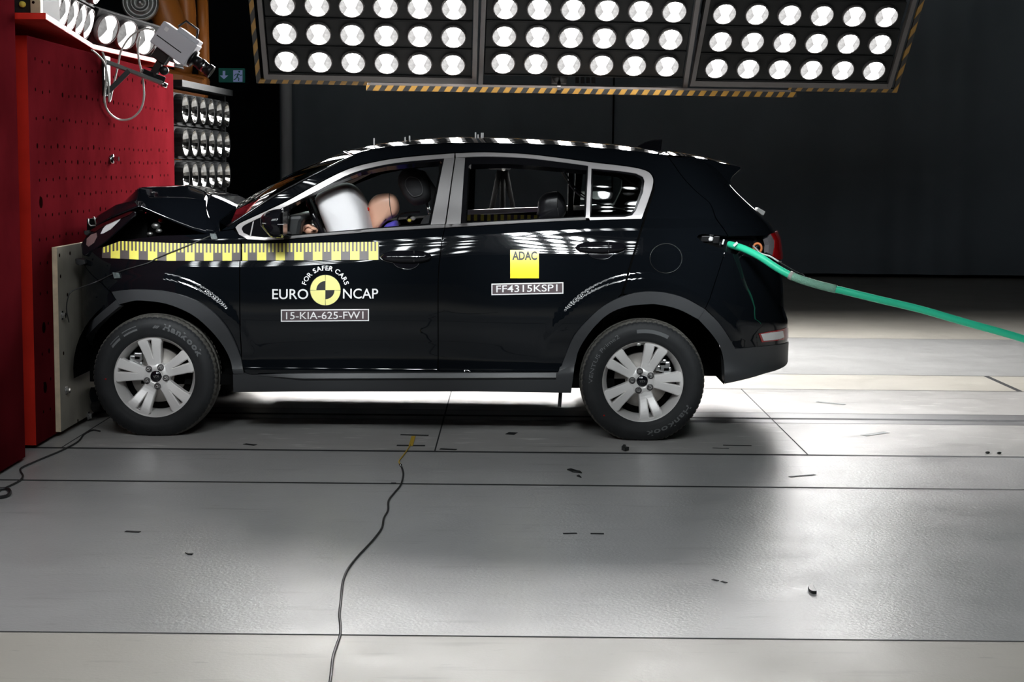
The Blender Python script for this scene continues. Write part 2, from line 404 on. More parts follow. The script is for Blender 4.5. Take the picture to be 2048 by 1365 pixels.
# ------------------------------------------------------------------ floodlight panels
def lamp_meshes():
    ring = MB().lathe([(.100, .006), (.106, .010), (.109, .0), (.109, -.035)], (0, 0, 0), (0, 0, 1), 20)
    r = bpy.data.meshes.new('lamp'); r.from_pydata(ring.v, [], ring.f); r.polygons.foreach_set('use_smooth', [True] * len(ring.f)); r.materials.append(MAT['frame'])
    ln = MB().lathe([(.0, .026), (.03, .0245), (.06, .019), (.085, .011), (.101, .0)], (0, 0, 0), (0, 0, 1), 20)
    l = bpy.data.meshes.new('lens'); l.from_pydata(ln.v, [], ln.f); l.polygons.foreach_set('use_smooth', [True] * len(ln.f)); l.materials.append(MAT['lens'])
    # unlit lamp: faceted bowl in a short can
    bw = MB()
    n = 20
    bw.lathe([(.100, .0), (.088, -.018), (.070, -.036), (.045, -.050), (.018, -.056)], (0, 0, 0), (0, 0, 1), n, smooth=False)
    bw.lathe([(.018, -.056), (.014, -.02), (.0, -.018)], (0, 0, 0), (0, 0, 1), 10)
    b = bpy.data.meshes.new('reflector'); b.from_pydata(bw.v, [], bw.f); b.materials.append(MAT['reflector'])
    cn = MB().lathe([(.100, .002), (.108, .004), (.110, -.01), (.110, -.075)], (0, 0, 0), (0, 0, 1), 20)
    c = bpy.data.meshes.new('can'); c.from_pydata(cn.v, [], cn.f); c.materials.append(MAT['housing'])
    return r, l, b, c
RING, LENS, BOWL, CAN = lamp_meshes()
def lens_variant(m):
    l = LENS.copy(); l.materials.clear(); l.materials.append(m); return l
LENS_NEAR = lens_variant(MAT['lens_near']); LENS_SIDE = lens_variant(MAT['lens_side']); LENS_TAIL = lens_variant(MAT['lens_tail'])

_beam = {}
def beam_data(watts=BEAM_NEAR, cone=8.5, blend=.5):
    if watts not in _beam:
        ld = bpy.data.lights.new('beam', 'SPOT'); ld.energy = watts; ld.spot_size = math.radians(cone); ld.spot_blend = blend; ld.shadow_soft_size = .09
        ld.color = (.93, .98, 1.0) if watts == BEAM_NEAR else (1.0, .985, .97); _beam[watts] = ld
    return _beam[watts]
def flood_panel(label, O, U, V, rows, cols, lens, frame=True, group=None, cat='light panel', side=.72, low=.95, unlit=False, name='ceiling_floodlight', barw=.04, beam=None):
    """O: centre of the lower first lamp, U: step to the next lamp, V: step to the next row up"""
    O, U, V = Vector(O), Vector(U), Vector(V)
    u = U.normalized(); n = U.cross(V).normalized(); v = n.cross(u)
    pu, pv = U.length, V.length
    C0 = O + U * (cols - 1) / 2 + V * (rows - 1) / 2
    root = thing(name, label, cat, O + U * (cols - 1) / 2 - V * .7, group)
    back = -.07 if unlit else -.028
    R = Matrix((u, v, n)).transposed().to_4x4()
    W2 = pu * (cols - 1) / 2 + pu * .55
    for r in range(rows):
        c = O + V * r + U * (cols - 1) / 2
        m = MB().obox(c + n * (back - .10), u * W2, v * (pv * .47), n * .10)
        m.obox(c + n * (back - .004) - v * (pv * .485), u * W2, v * .006, n * .016)
        m.build('lamp_housing', MAT['housing'], root, bevel=.004)
        for k in range(cols):
            p = O + V * r + U * k
            a = bpy.data.objects.new('lamp', CAN if unlit else RING); COL.objects.link(a)
            a.parent = root; a.matrix_basis = Matrix.Translation(p - wloc(root)) @ R
            b = bpy.data.objects.new('reflector' if unlit else 'lens', BOWL if unlit else lens); COL.objects.link(b); b.parent = a
            if beam:
                ld = beam_data(*beam[3:]); q = bpy.data.objects.new('beam', ld); COL.objects.link(q); q.parent = a
                tgt = Vector((p.x * 1.0 + (k % 3 - 1) * .1, beam[0], beam[1] + (r - (rows - 1) / 2) * beam[2]))
                dl = (R.to_3x3().transposed() @ (tgt - p)).normalized()
                q.matrix_basis = Matrix.Translation((0, 0, .04)) @ dl.to_track_quat('-Z', 'Y').to_matrix().to_4x4()
    if frame:
        top = C0 + V * (rows / 2 + .1); h = (V * (rows - 1)).length
        e = W2 + barw * .5 + .01
        for sx in (-1, 1):
            a = O + U * (cols - 1) / 2 + u * e * sx - v * (pv * low); b = a + v * (h + pv * (low + .8))
            MB().bar(a - n * .03, b - n * .03, barw, .06, n).build('frame_post', MAT['frame'], root)
        a = O + U * (cols - 1) / 2 - v * (pv * low)
        MB().bar(a - u * (e + barw / 2) - n * .03, a + u * (e + barw / 2) - n * .03, .06, barw, n).build('frame_rail', MAT['frame'], root)
        a = O + U * (cols - 1) / 2 + v * (h + pv * .8)
        MB().bar(a - u * (e + barw / 2) - n * .03, a + u * (e + barw / 2) - n * .03, .06, barw, n).build('frame_rail', MAT['frame'], root)
        for sx in (-.7, .7):
            a = O + U * (cols - 1) / 2 + v * (h + pv * .8) + u * W2 * sx - n * .05
            MB().tube([a, (a.x, a.y, 8.02)], .02, 8).build('suspension_rod', MAT['frame'], root)
    return root, (O, u, v, n, pu, pv, W2)

FAR = [((573, 123, 14.0), (906, 130, 14.05), (565, 10, 13.64)),
       ((1006, 127, 14.2), (1334, 133, 14.28), (1011, 17, 13.84)),
       ((1433, 137, 14.75), (1748, 142, 14.9), (1449, 28, 14.38))]
FLAB = ['ceiling-hung floodlight panel with hazard tape on its edge nearest the barrier',
        'ceiling-hung floodlight panel between the two other lit panels over the car roof',
        'ceiling-hung floodlight panel leaning over the tail of the car, farthest from the barrier']
fp = []
for (bl, br, tl), lab in zip(FAR, FLAB):
    a, b, c = onY(*bl), onY(*br), onY(*tl)
    fp.append(flood_panel(lab, a, (b - a) / 5, (c - a) / 2, 7, 6, LENS_TAIL if lab == FLAB[2] else LENS, beam=(9.2, .2, 0, BEAM_FAR * (.42 if lab == FLAB[2] else 1), 27, .9), group='floodlight panels behind the car', low=.62 if lab != FLAB[1] else 1.0))
# hazard-striped edge strips, each on its own panel
def edge_strip(i, sx, rows_up=7):
    root, (O, u, v, n, pu, pv, W2) = fp[i]
    a = O + u * (pu * 2.5) + u * sx * (W2 + .10) - v * (pv * .72) - n * .02
    MB().bar(a, a + v * (pv * rows_up), .040, .02, n).build('hazard_tape_edge', MAT['hazard'], root)
edge_strip(0, -1); edge_strip(2, 1)
def low_strip(i, f0, f1, d=.74):
    root, (O, u, v, n, pu, pv, W2) = fp[i]
    c = O + u * (pu * 2.5) - v * (pv * d) - n * .02
    MB().bar(c + u * f0 * (W2 + .12), c + u * f1 * (W2 + .12), .042, .02, n).build('hazard_tape_edge', MAT['hazard'], root)
low_strip(0, -1, .0, .78); low_strip(2, -.02, 1, .78)
t = thing('hazard_rail', 'long hazard-striped rail running along below the middle floodlight panel', 'rail', onY(1160, 183, 14.0))
m = MB(); a = onY(733, 176, 13.98); b = onY(1592, 190, 14.55); m.bar(a, b, .05, .046); m.build('striped_bar', MAT['hazard'], t)
a2, b2 = onY(735, 169, 14.0), onY(1580, 184, 14.6)
MB().bar(a2, b2, .06, .03).build('rail_bar', MAT['frame'], t)
# high-speed camera sitting on that rail
t = thing('small_camera', 'small pale camera box sitting behind the lit panels on the striped rail', 'camera', onY(1118, 172, 15.0))
MB().lathe([(.0, .0), (.075, 0), (.075, .1)], onY(1120, 150, 14.85), (0, 1, 0), 20).build('lens', MAT['blackmetal'], t)
p = onY(1118, 156, 15.0); MB().box(p.x - .07, p.x + .07, 14.92, 15.12, p.z - .06, p.z + .08).build('body', MAT['frame'], t, bevel=.008)
q = onY(1165, 162, 15.0)
m = MB()
for k in range(4): m.box(q.x - .07 + k * .05, q.x - .035 + k * .05, 14.92, 15.0, q.z - .03, q.z + .03)
m.build('connectors', MAT['blackmetal'], t, bevel=.004)
MB().bar((p.x, 15.0, p.z - .05), onY(1118, 177, 14.16), .03, .03).build('mount_arm', MAT['frame'], t)
# the banks above the near side (they light the near side of the car and show in its paint)
for k, lab in enumerate(['overhead floodlight panel over the near side by the barrier, above the frame',
                         'overhead floodlight panel over the near side in line with the car doors, above the frame',
                         'overhead floodlight panel over the near side behind the rear wheel, above the frame']):
    x0 = (-4.02, -2.11, -.20)[k]
    flood_panel(lab, (x0 + 1.46, 3.0, 3.6), (-.292, 0, 0), (0, .146, .268), 6, 6, LENS_NEAR, beam=(8.75, 1.0, .17), group='floodlight panels over the near side')

flood_panel('small six-lamp floodlight panel overhead, mirrored in the rear quarter glass', (1.156, 5.80, 5.95), (-.292, 0, 0), (0, .261, .147), 3, 2, LENS_NEAR, group='floodlight panels over the near side')

# lamps standing on the barrier
a, b = onY(90, 5, 10.28), onY(176, 48, 11.32)
flood_panel('row of narrow lit floodlights on the barrier top, close to the cream post', a, (b - a) / 5, (.07, .0, .24), 2, 6, LENS_SIDE, frame=False, cat='light bank', name='floodlight_bank', group='light banks on the barrier')
a, b = onY(215, 59, 11.5), onY(291, 81, 11.86)
flood_panel('lit floodlight bank turned towards the room, half hidden by the grey camera', a, (b - a) / 2, (.06, -.05, .25), 1, 5, LENS_SIDE, frame=False, cat='light bank', name='floodlight_bank', group='light banks on the barrier')
# unlit tower of lamps behind the bonnet
a, b, c = onY(372, 352, 12.6), onY(455, 352, 14.05), onY(372, 217, 12.6)
U_, V_ = (b - a) / 5, Vector((0.0, 0, (c - a).z / 2))
U_.z = 0
root, (O, u, v, n, pu, pv, W2) = flood_panel('black rack of unlit floodlights standing behind the crumpled bonnet', a - V_ * 2, U_, V_, 5, 6, None, frame=False, unlit=True, name='floodlight_rack', cat='light rack')
for s_, f in ((-1, 1), (1, 1)):
    p = O + u * (pu * 2.5) + u * s_ * (W2 + .04) - n * .1
    MB().box(p.x - .04, p.x + .04, p.y - .03, p.y + .03, 0, O.z + pv * 4.75).build('rack_post', MAT['housing'], root)
p0 = O + V_ * 4.72 + u * (-W2 - pu * .0 + pu * 2.5) - n * .08; p1 = O + V_ * 4.72 + u * (W2 + pu * 2.5) - n * .08
MB().bar(p0, p1, .2, .05).build('rack_rail', MAT['housing'], root)
MB().box(O.x - .35, O.x + .15, O.y - .3, O.y + 1.8, 0, .06).build('rack_base', MAT['housing'], root)

# ------------------------------------------------------------------ crash barrier
BX = -2.478
bar = thing('crash_barrier', 'red steel crash barrier block with drilled face and overhanging top shelf', 'crash barrier', (BX - .5, 10, 0))
ytop = onY(62, 92, 8.24).z
MB().box(BX - 1.4, BX - .078, 8.6, 11.6, .02, 2.10).build('block', MAT['red'], bar)
m = MB(); m.box(BX - 1.2, BX + .038, 6.3, 7.93, .015, 3.4); m.build('wing_wall', MAT['red'], bar, bevel=.004)
# overhanging shelf
sh = [onY(-60, 42, 8.0), onY(92, 45, 8.0), onY(178, 103, 10.1), onY(332, 150, 11.9)]
z = 2.19
poly = [(-4.3, 8.0, z), (sh[1].x, 8.0, z), (sh[2].x + .03, 10.1, z), (-2.50, 11.9, z), (-4.3, 11.9, z)]
m = MB().prism(poly, (0, 0, .032)); m.build('top_shelf', [MAT['redlight']], bar, bevel=.003)
# drilled holes: shallow dark plugs in rows
hm = MB(); rng = random.Random(3)
for zrow in (2.02, 1.86, 1.72, 1.575, 1.49, 1.40, 1.31, 1.21, 1.09, .96, .80, .64, .48, .33, .17):
    y = 8.36 + rng.random() * .05
    while y < 11.6:
        if rng.random() < .9 and not (8.62 < y < 10.7 and zrow < 1.0):
            rr = .009 if rng.random() < .86 else .014
            hm.lathe([(.0, .0008), (rr, .0008), (rr, -.004)], (BX, y, zrow + rng.uniform(-.006, .006)), (1, 0, 0), 8)
        y += .125
for z_ in (1.28, .62, .3): hm.lathe([(.0, .001), (.03, .001), (.03, -.004)], (BX, 8.42, z_), (1, 0, 0), 14)
m = MB(); m.box(BX - .078, BX, 8.24, 11.75, .02, 2.13); m.add(hm.v, hm.f, 2)
fp_ = m.build('face_plate', [MAT['red'], MAT['redlight'], MAT['hole']], bar, weld=False)
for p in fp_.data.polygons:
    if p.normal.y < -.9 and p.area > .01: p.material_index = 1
m = MB(); c = onY(222, 318, 10.0); c = Vector((BX, 9.9, c.z))
m.lathe([(.016, 0), (.016, .05), (.0, .05)], c, (1, 0, 0), 6, smooth=False); m.lathe([(.028, 0), (.028, .018), (.016, .02)], c, (1, 0, 0), 12)
m.build('steel_bolt', MAT['steel'], bar)
# plywood facing with bolts
ply = MB().box(BX, -2.45, 8.6, 10.75, .03, 1.035)
po = ply.build('plywood_facing', [MAT['ply'], MAT['plyedge']], bar)
for p in po.data.polygons:
    if p.normal.x < .9: p.material_index = 1
for (px, py) in ((119, 631), (124, 781), (168, 832)):
    Y = -2.45 * FPX / (px - 1024); c = onY(px, py, Y); c.x = -2.45
    MB().lathe([(.027, 0), (.027, .004), (.017, .005), (.017, .022), (.0, .024)], c, (1, 0, 0), 6, smooth=False).build('coach_bolt', MAT['steel'], po)
m = MB()
for (px, py) in ((117, 511), (138, 507), (118, 553), (121, 707), (147, 842), (131, 590)):
    Y = -2.45 * FPX / (px - 1024); c = onY(px, py, Y); c.x = -2.45
    m.lathe([(.0, .0008), (.011, .0008), (.011, -.003)], c, (1, 0, 0), 10)
m.build('screw_holes', MAT['hole'], po, weld=False)
# cream post and dark cabinet standing on the barrier
t = thing('cream_post', 'cream painted post standing on the red barrier shelf', 'post', (-3.05, 8.6, 2.222))
a, b = onY(61, 30, 8.6), onY(81, 30, 8.6)
MB().box(a.x, b.x, 8.6, 8.65, 2.222, 3.4).build('post', MAT['cream'], t, bevel=.003)
m = MB()
for zz in (2.33, 2.42): m.lathe([(.0, .001), (.008, .001)], ((a.x + b.x) / 2 - .01, 8.6, zz), (0, -1, 0), 10)
m.build('bolt_holes', MAT['hole'], t)
t = thing('control_box', 'black cabinet with a small yellow button on the barrier shelf', 'cabinet', (-3.4, 8.8, 2.222))
MB().box(-4.2, a.x - .01, 8.75, 9.2, 2.222, 3.3).build('case', MAT['matte'], t, bevel=.01)
c = onY(46, 9, 8.75); MB().lathe([(.016, 0), (.016, .02), (0, .022)], (c.x, 8.75, c.z), (0, -1, 0), 16).build('button', MAT['yellow'], t)

# ------------------------------------------------------------------ high-speed camera on a bracket
YC = 10.0
t = thing('high_speed_camera', 'grey boxy high-speed camera aimed down at the car from the barrier top', 'camera', onY(330, 150, YC))
c1, c2, c4 = onY(336, 46, YC), onY(403, 95, YC), onY(301, 82, YC)
ex = (c2 - c1); ez = (c1 - c4); Lx, Lz = ex.length, ez.length; ex.normalize(); ez = ez - ex * ez.dot(ex); ez.normalize(); ey = Vector((0, 1, 0))
cc = (c2 + c4) / 2
MB().obox(cc, ex * Lx / 2, ey * .075, ez * Lz / 2).build('body', MAT['camgrey'], t, bevel=.006)
MB().obox(cc + ez * (Lz / 2 + .012) + ex * .045, ex * Lx * .30, ey * .06, ez * .014).build('top_cover', MAT['camgrey'], t, bevel=.004)
MB().obox(cc - ey * .0762 - ez * Lz * .12 - ex * .02, ex * Lx * .36, ey * .001, ez * .003).build('vent_slot', MAT['matte'], t)
MB().obox(cc - ey * .0765 - ex * Lx * .33 + ez * .045, ex * .012, ey * .001, ez * .012).build('label_sticker', MAT['white'], t)
m = MB(); p = cc + ez * (Lz / 2 + .02); m.tube([p - ex * .05, p - ex * .03 + ez * .055, p + ex * .06 + ez * .055, p + ex * .085], .007, 8); m.build('carry_handle', MAT['blackmetal'], t)
lp = cc + ex * Lx / 2 - ez * .01
ln = MB().lathe([(.0, 0), (.055, 0), (.055, .02), (.034, .022), (.034, .06), (.038, .062), (.038, .085), (.034, .087), (.034, .115), (.040, .118), (.040, .150), (.036, .152), (.030, .140), (.0, .137)], lp, ex, 28)
ln.build('lens', MAT['blackmetal'], t)
MB().lathe([(.0355, .0868), (.0355, .095), (.0348, .097)], lp, ex, 28).build('focus_ring', MAT['steel'], t)
m = MB().lathe([(.0, -.0), (.026, .0), (.028, .03), (.022, .035), (0, .036)], onY(327, 141, YC - .02) + Vector((0, .04, 0)), (0, -1, 0), 20); m.build('clamp_knob', MAT['blackmetal'], t)
p0 = cc - ez * (Lz / 2); m = MB().obox(p0 - ez * .035 - ex * .03, ex * .05, ey * .04, ez * .035); m.build('tilt_head', MAT['blackmetal'], t, bevel=.006)
# bracket: arm and gusset
bt = thing('camera_bracket', 'black triangular steel bracket carrying the grey camera off the red barrier', 'bracket', (BX, 10.1, 1.9))
a, b = onY(213, 122, 9.78), onY(322, 166, 9.95); a.x = BX + .0
m = MB().bar(a, b, .05, .022); m.build('arm', MAT['silverdull'], bt, bevel=.003)
MB().lathe([(.0, 0), (.016, 0), (.016, .05), (.0, .052)], b - Vector((.01, 0, .0)), (b - a), 14).build('arm_end_cap', MAT['steel'], bt)
c = onY(216, 186, 9.81); c.x = BX + .006; d = onY(258, 142, 9.84)
MB().bar(c, d, .05, .03).build('strut', MAT['blackmetal'], bt)
MB().box(BX, BX + .012, 9.73, 9.88, c.z - .02, a.z + .03).build('wall_plate', MAT['blackmetal'], bt, bevel=.002)
e = onY(306, 150, 10.0); MB().bar(e, cc - ez * Lz * .55 - ex * .02, .05, .04).build('upright', MAT['blackmetal'], bt)
f_ = onY(300, 150, 10.0); MB().bar(f_ - (b - a).normalized() * .06, f_ + (b - a).normalized() * .09, .07, .035).build('slide', MAT['blackmetal'], bt, bevel=.004)
# its white cable, hanging in a loop
pts = [(309, 60, 9.95), (288, 58, 9.95), (262, 72, 9.95), (243, 100, 9.95), (236, 130, 9.95), (225, 180, 9.87), (219, 203, 9.80), (217, 170, 9.78), (210, 130, 9.69), (198, 112, 9.55), (184, 100, 9.39)]
o = MB().tube(smooth_line([onY(*p) for p in pts], 6), .006, 8).build('camera_cable', MAT['cablewhite'])
tag(o, 'thin pale cable running from the back of the grey camera down to the bracket', 'cable')
pts = [(205, 104, 9.63), (211, 125, 9.70), (212, 160, 9.72), (209, 200, 9.68), (217, 224, 9.78), (238, 239, 9.97), (262, 237, 9.97), (281, 219, 9.97), (288, 190, 9.97), (284, 150, 9.97), (277, 115, 9.96), (276, 92, 9.96), (279, 74, 9.97)]
o = MB().tube(smooth_line([onY(*p) for p in pts], 6), .0065, 8).build('camera_cable', MAT['cablewhite'])
tag(o, 'pale cable hanging in a deep U-shaped loop in front of the red barrier', 'cable')

# ------------------------------------------------------------------ orange machine behind the barrier
t = thing('robot_arm', 'orange industrial robot arm standing behind the barrier lights', 'robot', (-3.3, 14.8, 0))
rY = 14.8
def rp(px, py, Y=rY): return onY(px, py, Y)
MB().tube(smooth_line([rp(300, -60), rp(312, -20), rp(330, 20), rp(343, 60), rp(345, 100)], 6), [.145] * 25, 16).build('upper_arm', MAT['robot'], t)
MB().tube(smooth_line([rp(345, -70, 15.0), rp(368, -20, 15.0), rp(374, 40, 15.0), rp(372, 90, 15.0), rp(365, 150, 15.0)], 6), .085, 14).build('fore_arm', MAT['robot'], t)
MB().tube([rp(404, -60, 15.2), rp(408, 150, 15.2)], .055, 12).build('hose', MAT['robot'], t)
c = rp(280, 5, 14.5); MB().lathe([(0, .02), (.03, .02), (.035, .0), (.06, .0), (.065, .03), (.09, .03), (.095, .01), (.13, .01), (.14, .04), (.16, .03), (.165, -.1)], c, (.2, -1, 0), 32).build('joint_drive', MAT['silverdull'], t)
a, b = rp(335, 150, 14.9), rp(410, 172, 14.9)
MB().bar(a, b, .2, .12).build('shoulder', MAT['robot'], t, bevel=.02)
MB().tube([rp(365, 150, 15.0), rp(368, 190, 15.0)], .12, 14).build('wrist', MAT['robot'], t)
MB().bar(rp(330, 168, 15.0), rp(415, 182, 15.05), .45, .25).build('turntable', MAT['robot'], t, bevel=.03)
MB().tube([rp(336, 172, 15.0), (rp(336, 172, 15.0).x - .2, 15.0, 0)], .18, 16).build('base_column', MAT['robot'], t)

# ------------------------------------------------------------------ emergency exit sign on the back wall
Y = 20.6
t = thing('exit_sign', 'dim green emergency exit sign with a down arrow and a running figure', 'sign', onY(464, 151, Y))
a, b = onY(437, 136, Y), onY(489, 165, Y)
MB().box(a.x, b.x, Y, Y + .06, b.z, a.z).build('sign_box', MAT['signgreen'], t, bevel=.004)
def flat(pts, Yp): return MB().prism([onY(x, y, Yp) for x, y in pts], (0, -.004, 0))
flat([(445.5, 142), (450.5, 142), (450.5, 151), (456.5, 151), (448, 158.5), (439.5, 151), (445.5, 151)], Y - .001).build('down_arrow', MAT['signwhite'], t)
flat([(466.5, 140.5), (485, 140.5), (485, 164), (466.5, 164)], Y - .001).build('doorway', MAT['signwhite'], t)
m = MB(); c = onY(478.5, 143.5, Y - .007); m.lathe([(0, 0), (.011, 0), (.011, .003), (0, .003)], c, (0, -1, 0), 12)
for w, pl in ((.016, [(477, 147), (474, 154)]), (.009, [(477, 148), (471, 148.5), (469, 152)]), (.009, [(477, 148), (481, 151), (484, 150)]), (.011, [(474, 154), (478, 157), (477, 162)]), (.011, [(474, 154), (471, 158), (467.5, 159.5)])):
    for p, q in zip(pl, pl[1:]): m.bar(onY(*p, Y - .007), onY(*q, Y - .007), w, .004, (0, 1, 0))
m.build('running_figure', MAT['signgreen'], t)
MB().box(a.x + .1, b.x - .1, Y + .06, 22.61, a.z - .1, a.z - .06).build('wall_arm', MAT['matte'], t)

# ================================================================== THE CAR
YC0 = 9.575                                     # centre plane of the car
car = thing('car', 'black sport utility car with its crushed nose against the red barrier', 'car', (-.45, YC0, 0))
WZ = [(.10, .78), (.18, .82), (.25, .862), (.29, .874), (.34, .886), (.375, .892), (.39, .886), (.45, .882), (.52, .884), (.575, .893), (.62, .905), (.68, .916)] + \
    [(.76, .919), (.84, .9195)] + [(z, .919 - .725 * (z - .895) ** 2) for z in (.91, .93, .95, .97, .99, 1.01, 1.03, 1.05, 1.07, 1.09, 1.11, 1.135)] + \
    [(1.145, .8745), (1.165, .8738), (1.185, .8730), (1.195, .8725), (1.22, .861), (1.30, .815), (1.40, .760), (1.48, .708), (1.53, .670), (1.57, .635), (1.60, .60), (1.63, .55), (1.66, .48), (1.75, .3)]
def pchip(xs, ys, xq):
    xs, ys = np.array(xs, float), np.array(ys, float); h = np.diff(xs); d = np.diff(ys) / h
    m = np.zeros_like(xs); m[0], m[-1] = d[0], d[-1]
    for i in range(1, len(xs) - 1):
        if d[i - 1] * d[i] > 0:
            w1, w2 = 2 * h[i] + h[i - 1], h[i] + 2 * h[i - 1]; m[i] = (w1 + w2) / (w1 / d[i - 1] + w2 / d[i])
    k = np.clip(np.searchsorted(xs, xq) - 1, 0, len(h) - 1); t = (xq - xs[k]) / h[k]
    return ((1 + 2 * t) * (1 - t) ** 2 * ys[k] + t * (1 - t) ** 2 * h[k] * m[k] + t * t * (3 - 2 * t) * ys[k + 1] + t * t * (t - 1) * h[k] * m[k + 1])
_zq = np.arange(.10, 1.75, .002); _wq = pchip([a for a, b in WZ], [b for a, b in WZ], _zq)
_ker = np.exp(-.5 * (np.arange(-24, 25) * .002 / .006) ** 2); _ker /= _ker.sum()
_wq = np.convolve(np.pad(_wq, 24, mode='edge'), _ker, 'valid')
def w0(z): return float(np.interp(z, _zq, _wq))
_rear = [(1400, 312), (1432, 330), (1447, 350), (1460, 368), (1471, 381), (1494, 404), (1522, 429), (1540, 447), (1552, 462), (1560, 480), (1563, 506), (1564, 540), (1567, 575), (1569, 620), (1577, 640), (1579, 680), (1578, 708)]
_rp = sorted([(onY(x, y, 9.0).z, onY(x, y, 9.0).x + .006) for x, y in _rear])
_rz = np.array([a for a, b in _rp]); _rx = np.array([b for a, b in _rp])
_rxq = np.interp(_zq, _rz, _rx); _rxq = np.convolve(np.pad(_rxq, 24, mode='edge'), _ker, 'valid')
def XR(z): return float(np.interp(z, _zq, _rxq))
def LR(z): return .42 if z < 1.05 else max(.24, .42 - (z - 1.05) * .42)
def BR(z): return .40 if z < 1.05 else max(.20, .40 - (z - 1.05) * .45)
XF0, LF, BF = -2.441, .42, .42
WF = (-1.955, .325); WR = (.718, .325)          # wheel centres (x, z)
_bx = [-1.9, -1.5, -1.05, -.75, -.37, .13, .40, .70, 1.1]        # the shoulder line climbs towards the tail
_bs = [-.12, -.115, -.087, -.056, -.031, 0, .016, .022, .024]
def sstep(a, b, v):
    t = min(1, max(0, (v - a) / (b - a))); return t * t * (3 - 2 * t)
def wide(x, z):
    """half width of the body at (x, z) before the ends turn in"""
    k = sstep(.85, 1.05, z) * (1 - sstep(1.25, 1.5, z))
    w = w0(z - k * (float(np.interp(x, _bx, _bs)) if k else 0)) - (.035 * ((x - .2) / 1.2) ** 2 if x > .2 else 0) - (.02 * ((x + 1.2) / 1.0) ** 2 if x < -1.2 else 0)
    for (cx, cz), rc in ((WF, .555), (WR, .580)):
        r = math.hypot(x - cx, z - cz)
        if r < 1.3:
            up = sstep(.42, .60, z)
            w += up * .016 * (1 - sstep(rc - .018, rc + .03, r))
            w += up * (.020 if cx > 0 else .012) * (1 - sstep(.50, 1.15, r)) * (1 - sstep(1.0, 1.2, z))
    return w
def side(t, z, off=0.0):
    """point of the near side of the body: t runs along the side and round the ends"""
    xr, L, B = XR(z), LR(z), BR(z)
    if t > xr - L:
        th = min((t - xr + L) / L, PI / 2); x = xr - L + L * math.sin(th) + off * math.sin(th)
        return x, wide(min(x, xr - L * .3), z) - B * (1 - math.cos(th)) + off * math.cos(th)
    if t < XF0 + LF:
        th = min((XF0 + LF - t) / LF, PI / 2); x = XF0 + LF - LF * math.sin(th)
        return x, wide(x, z) - BF * (1 - math.cos(th)) + off
    return t, wide(t, z) + off
def P3(t, z, off=0.0, s=1):
    x, w = side(t, z, off); return Vector((x, YC0 - s * w, z))
def N3(t, z, s=1):
    e = .004
    a = P3(t + e, z, 0, s) - P3(t - e, z, 0, s); b = P3(t, z + e, 0, s) - P3(t, z - e, 0, s)
    n = a.cross(b)
    if n.length < 1e-12: n = Vector((0, -s, 0))
    n.normalize()
    if n.y * s > 0.02: n = -n
    return n
def t_of(x, z):
    xr, L = XR(z), LR(z)
    if x > xr - L:
        q = (x - xr + L) / L; return xr - L + L * (PI / 2 if q > .975 else math.asin(q))
    if x < XF0 + LF:
        q = (XF0 + LF - x) / LF; return XF0 + LF - LF * (PI / 2 if q > .985 else math.asin(q))
    return x
def px2s(px, py, off=0.0):
    w = .86
    for _ in range(14):
        p = onY(px, py, YC0 - w); t = t_of(p.x, p.z); w = .5 * w + .5 * side(t, p.z, off)[1]
    return t, p.z
def onside(px, py, off=0.0):
    t, z = px2s(px, py, off); return P3(t, z, off)

def inpoly(P, poly):
    x, y = P[:, 0], P[:, 1]; r = np.zeros(len(P), bool); n = len(poly)
    for i in range(n):
        (x1, y1), (x2, y2) = poly[i], poly[i - 1]
        c = ((y1 > y) != (y2 > y))
        with np.errstate(divide='ignore', invalid='ignore'):
            r ^= c & (x < (x2 - x1) * (y - y1) / ((y2 - y1) if y2 != y1 else 1e-9) + x1)
    return r
def subdiv(poly, h):
    out = []
    for i in range(len(poly)):
        a, b = poly[i], poly[(i + 1) % len(poly)]; n = max(1, int(math.hypot(b[0] - a[0], b[1] - a[1]) / h))
        out += [(a[0] + (b[0] - a[0]) * k / n, a[1] + (b[1] - a[1]) * k / n) for k in range(n)]
    return out
def cdt(outer, holes, h, interior=True, hz=None):
    """triangles of a polygon with holes: (points, triangles, boundary edges in triangle order)"""
    loops = [subdiv(outer, h)] + [subdiv(q, h) for q in holes]
    pts = []; ed = []
    for lp in loops:
        b = len(pts); pts += lp; ed += [(b + i, b + (i + 1) % len(lp)) for i in range(len(lp))]
    if interior:
        a = np.array(loops[0]); lo, hi = a.min(0), a.max(0)
        gx, gy = np.meshgrid(np.arange(lo[0] + h * .37, hi[0], h), np.arange(lo[1] + h * .41, hi[1], hz or h))
        G = np.stack([gx.ravel(), gy.ravel()], 1)
        if len(G):
            ok = inpoly(G, loops[0])
            allp = np.array(pts)
            for i in np.nonzero(ok)[0]:
                if np.min(np.abs(allp - G[i]).sum(1)) > (hz or h) * .45: pts.append(tuple(G[i]))
    r = delaunay_2d_cdt([Vector(p) for p in pts], ed, [], 0, 1e-7)
    V = np.array([tuple(v) for v in r[0]]); F = np.array([list(f) for f in r[2]])
    cen = V[F].mean(1); keep = inpoly(cen, loops[0])
    for q in loops[1:]: keep &= ~inpoly(cen, q)
    F = F[keep]
    e = {}
    out = []
    for f in F:
        f = list(map(int, f)); a, b, c = V[f[0]], V[f[1]], V[f[2]]
        if (b[0] - a[0]) * (c[1] - a[1]) - (b[1] - a[1]) * (c[0] - a[0]) < 0: f = f[::-1]
        out.append(f)
        for i in range(3): e[(f[i], f[(i + 1) % 3])] = 1
    be = [(i, j) for (i, j) in e if (j, i) not in e]
    return V, out, be
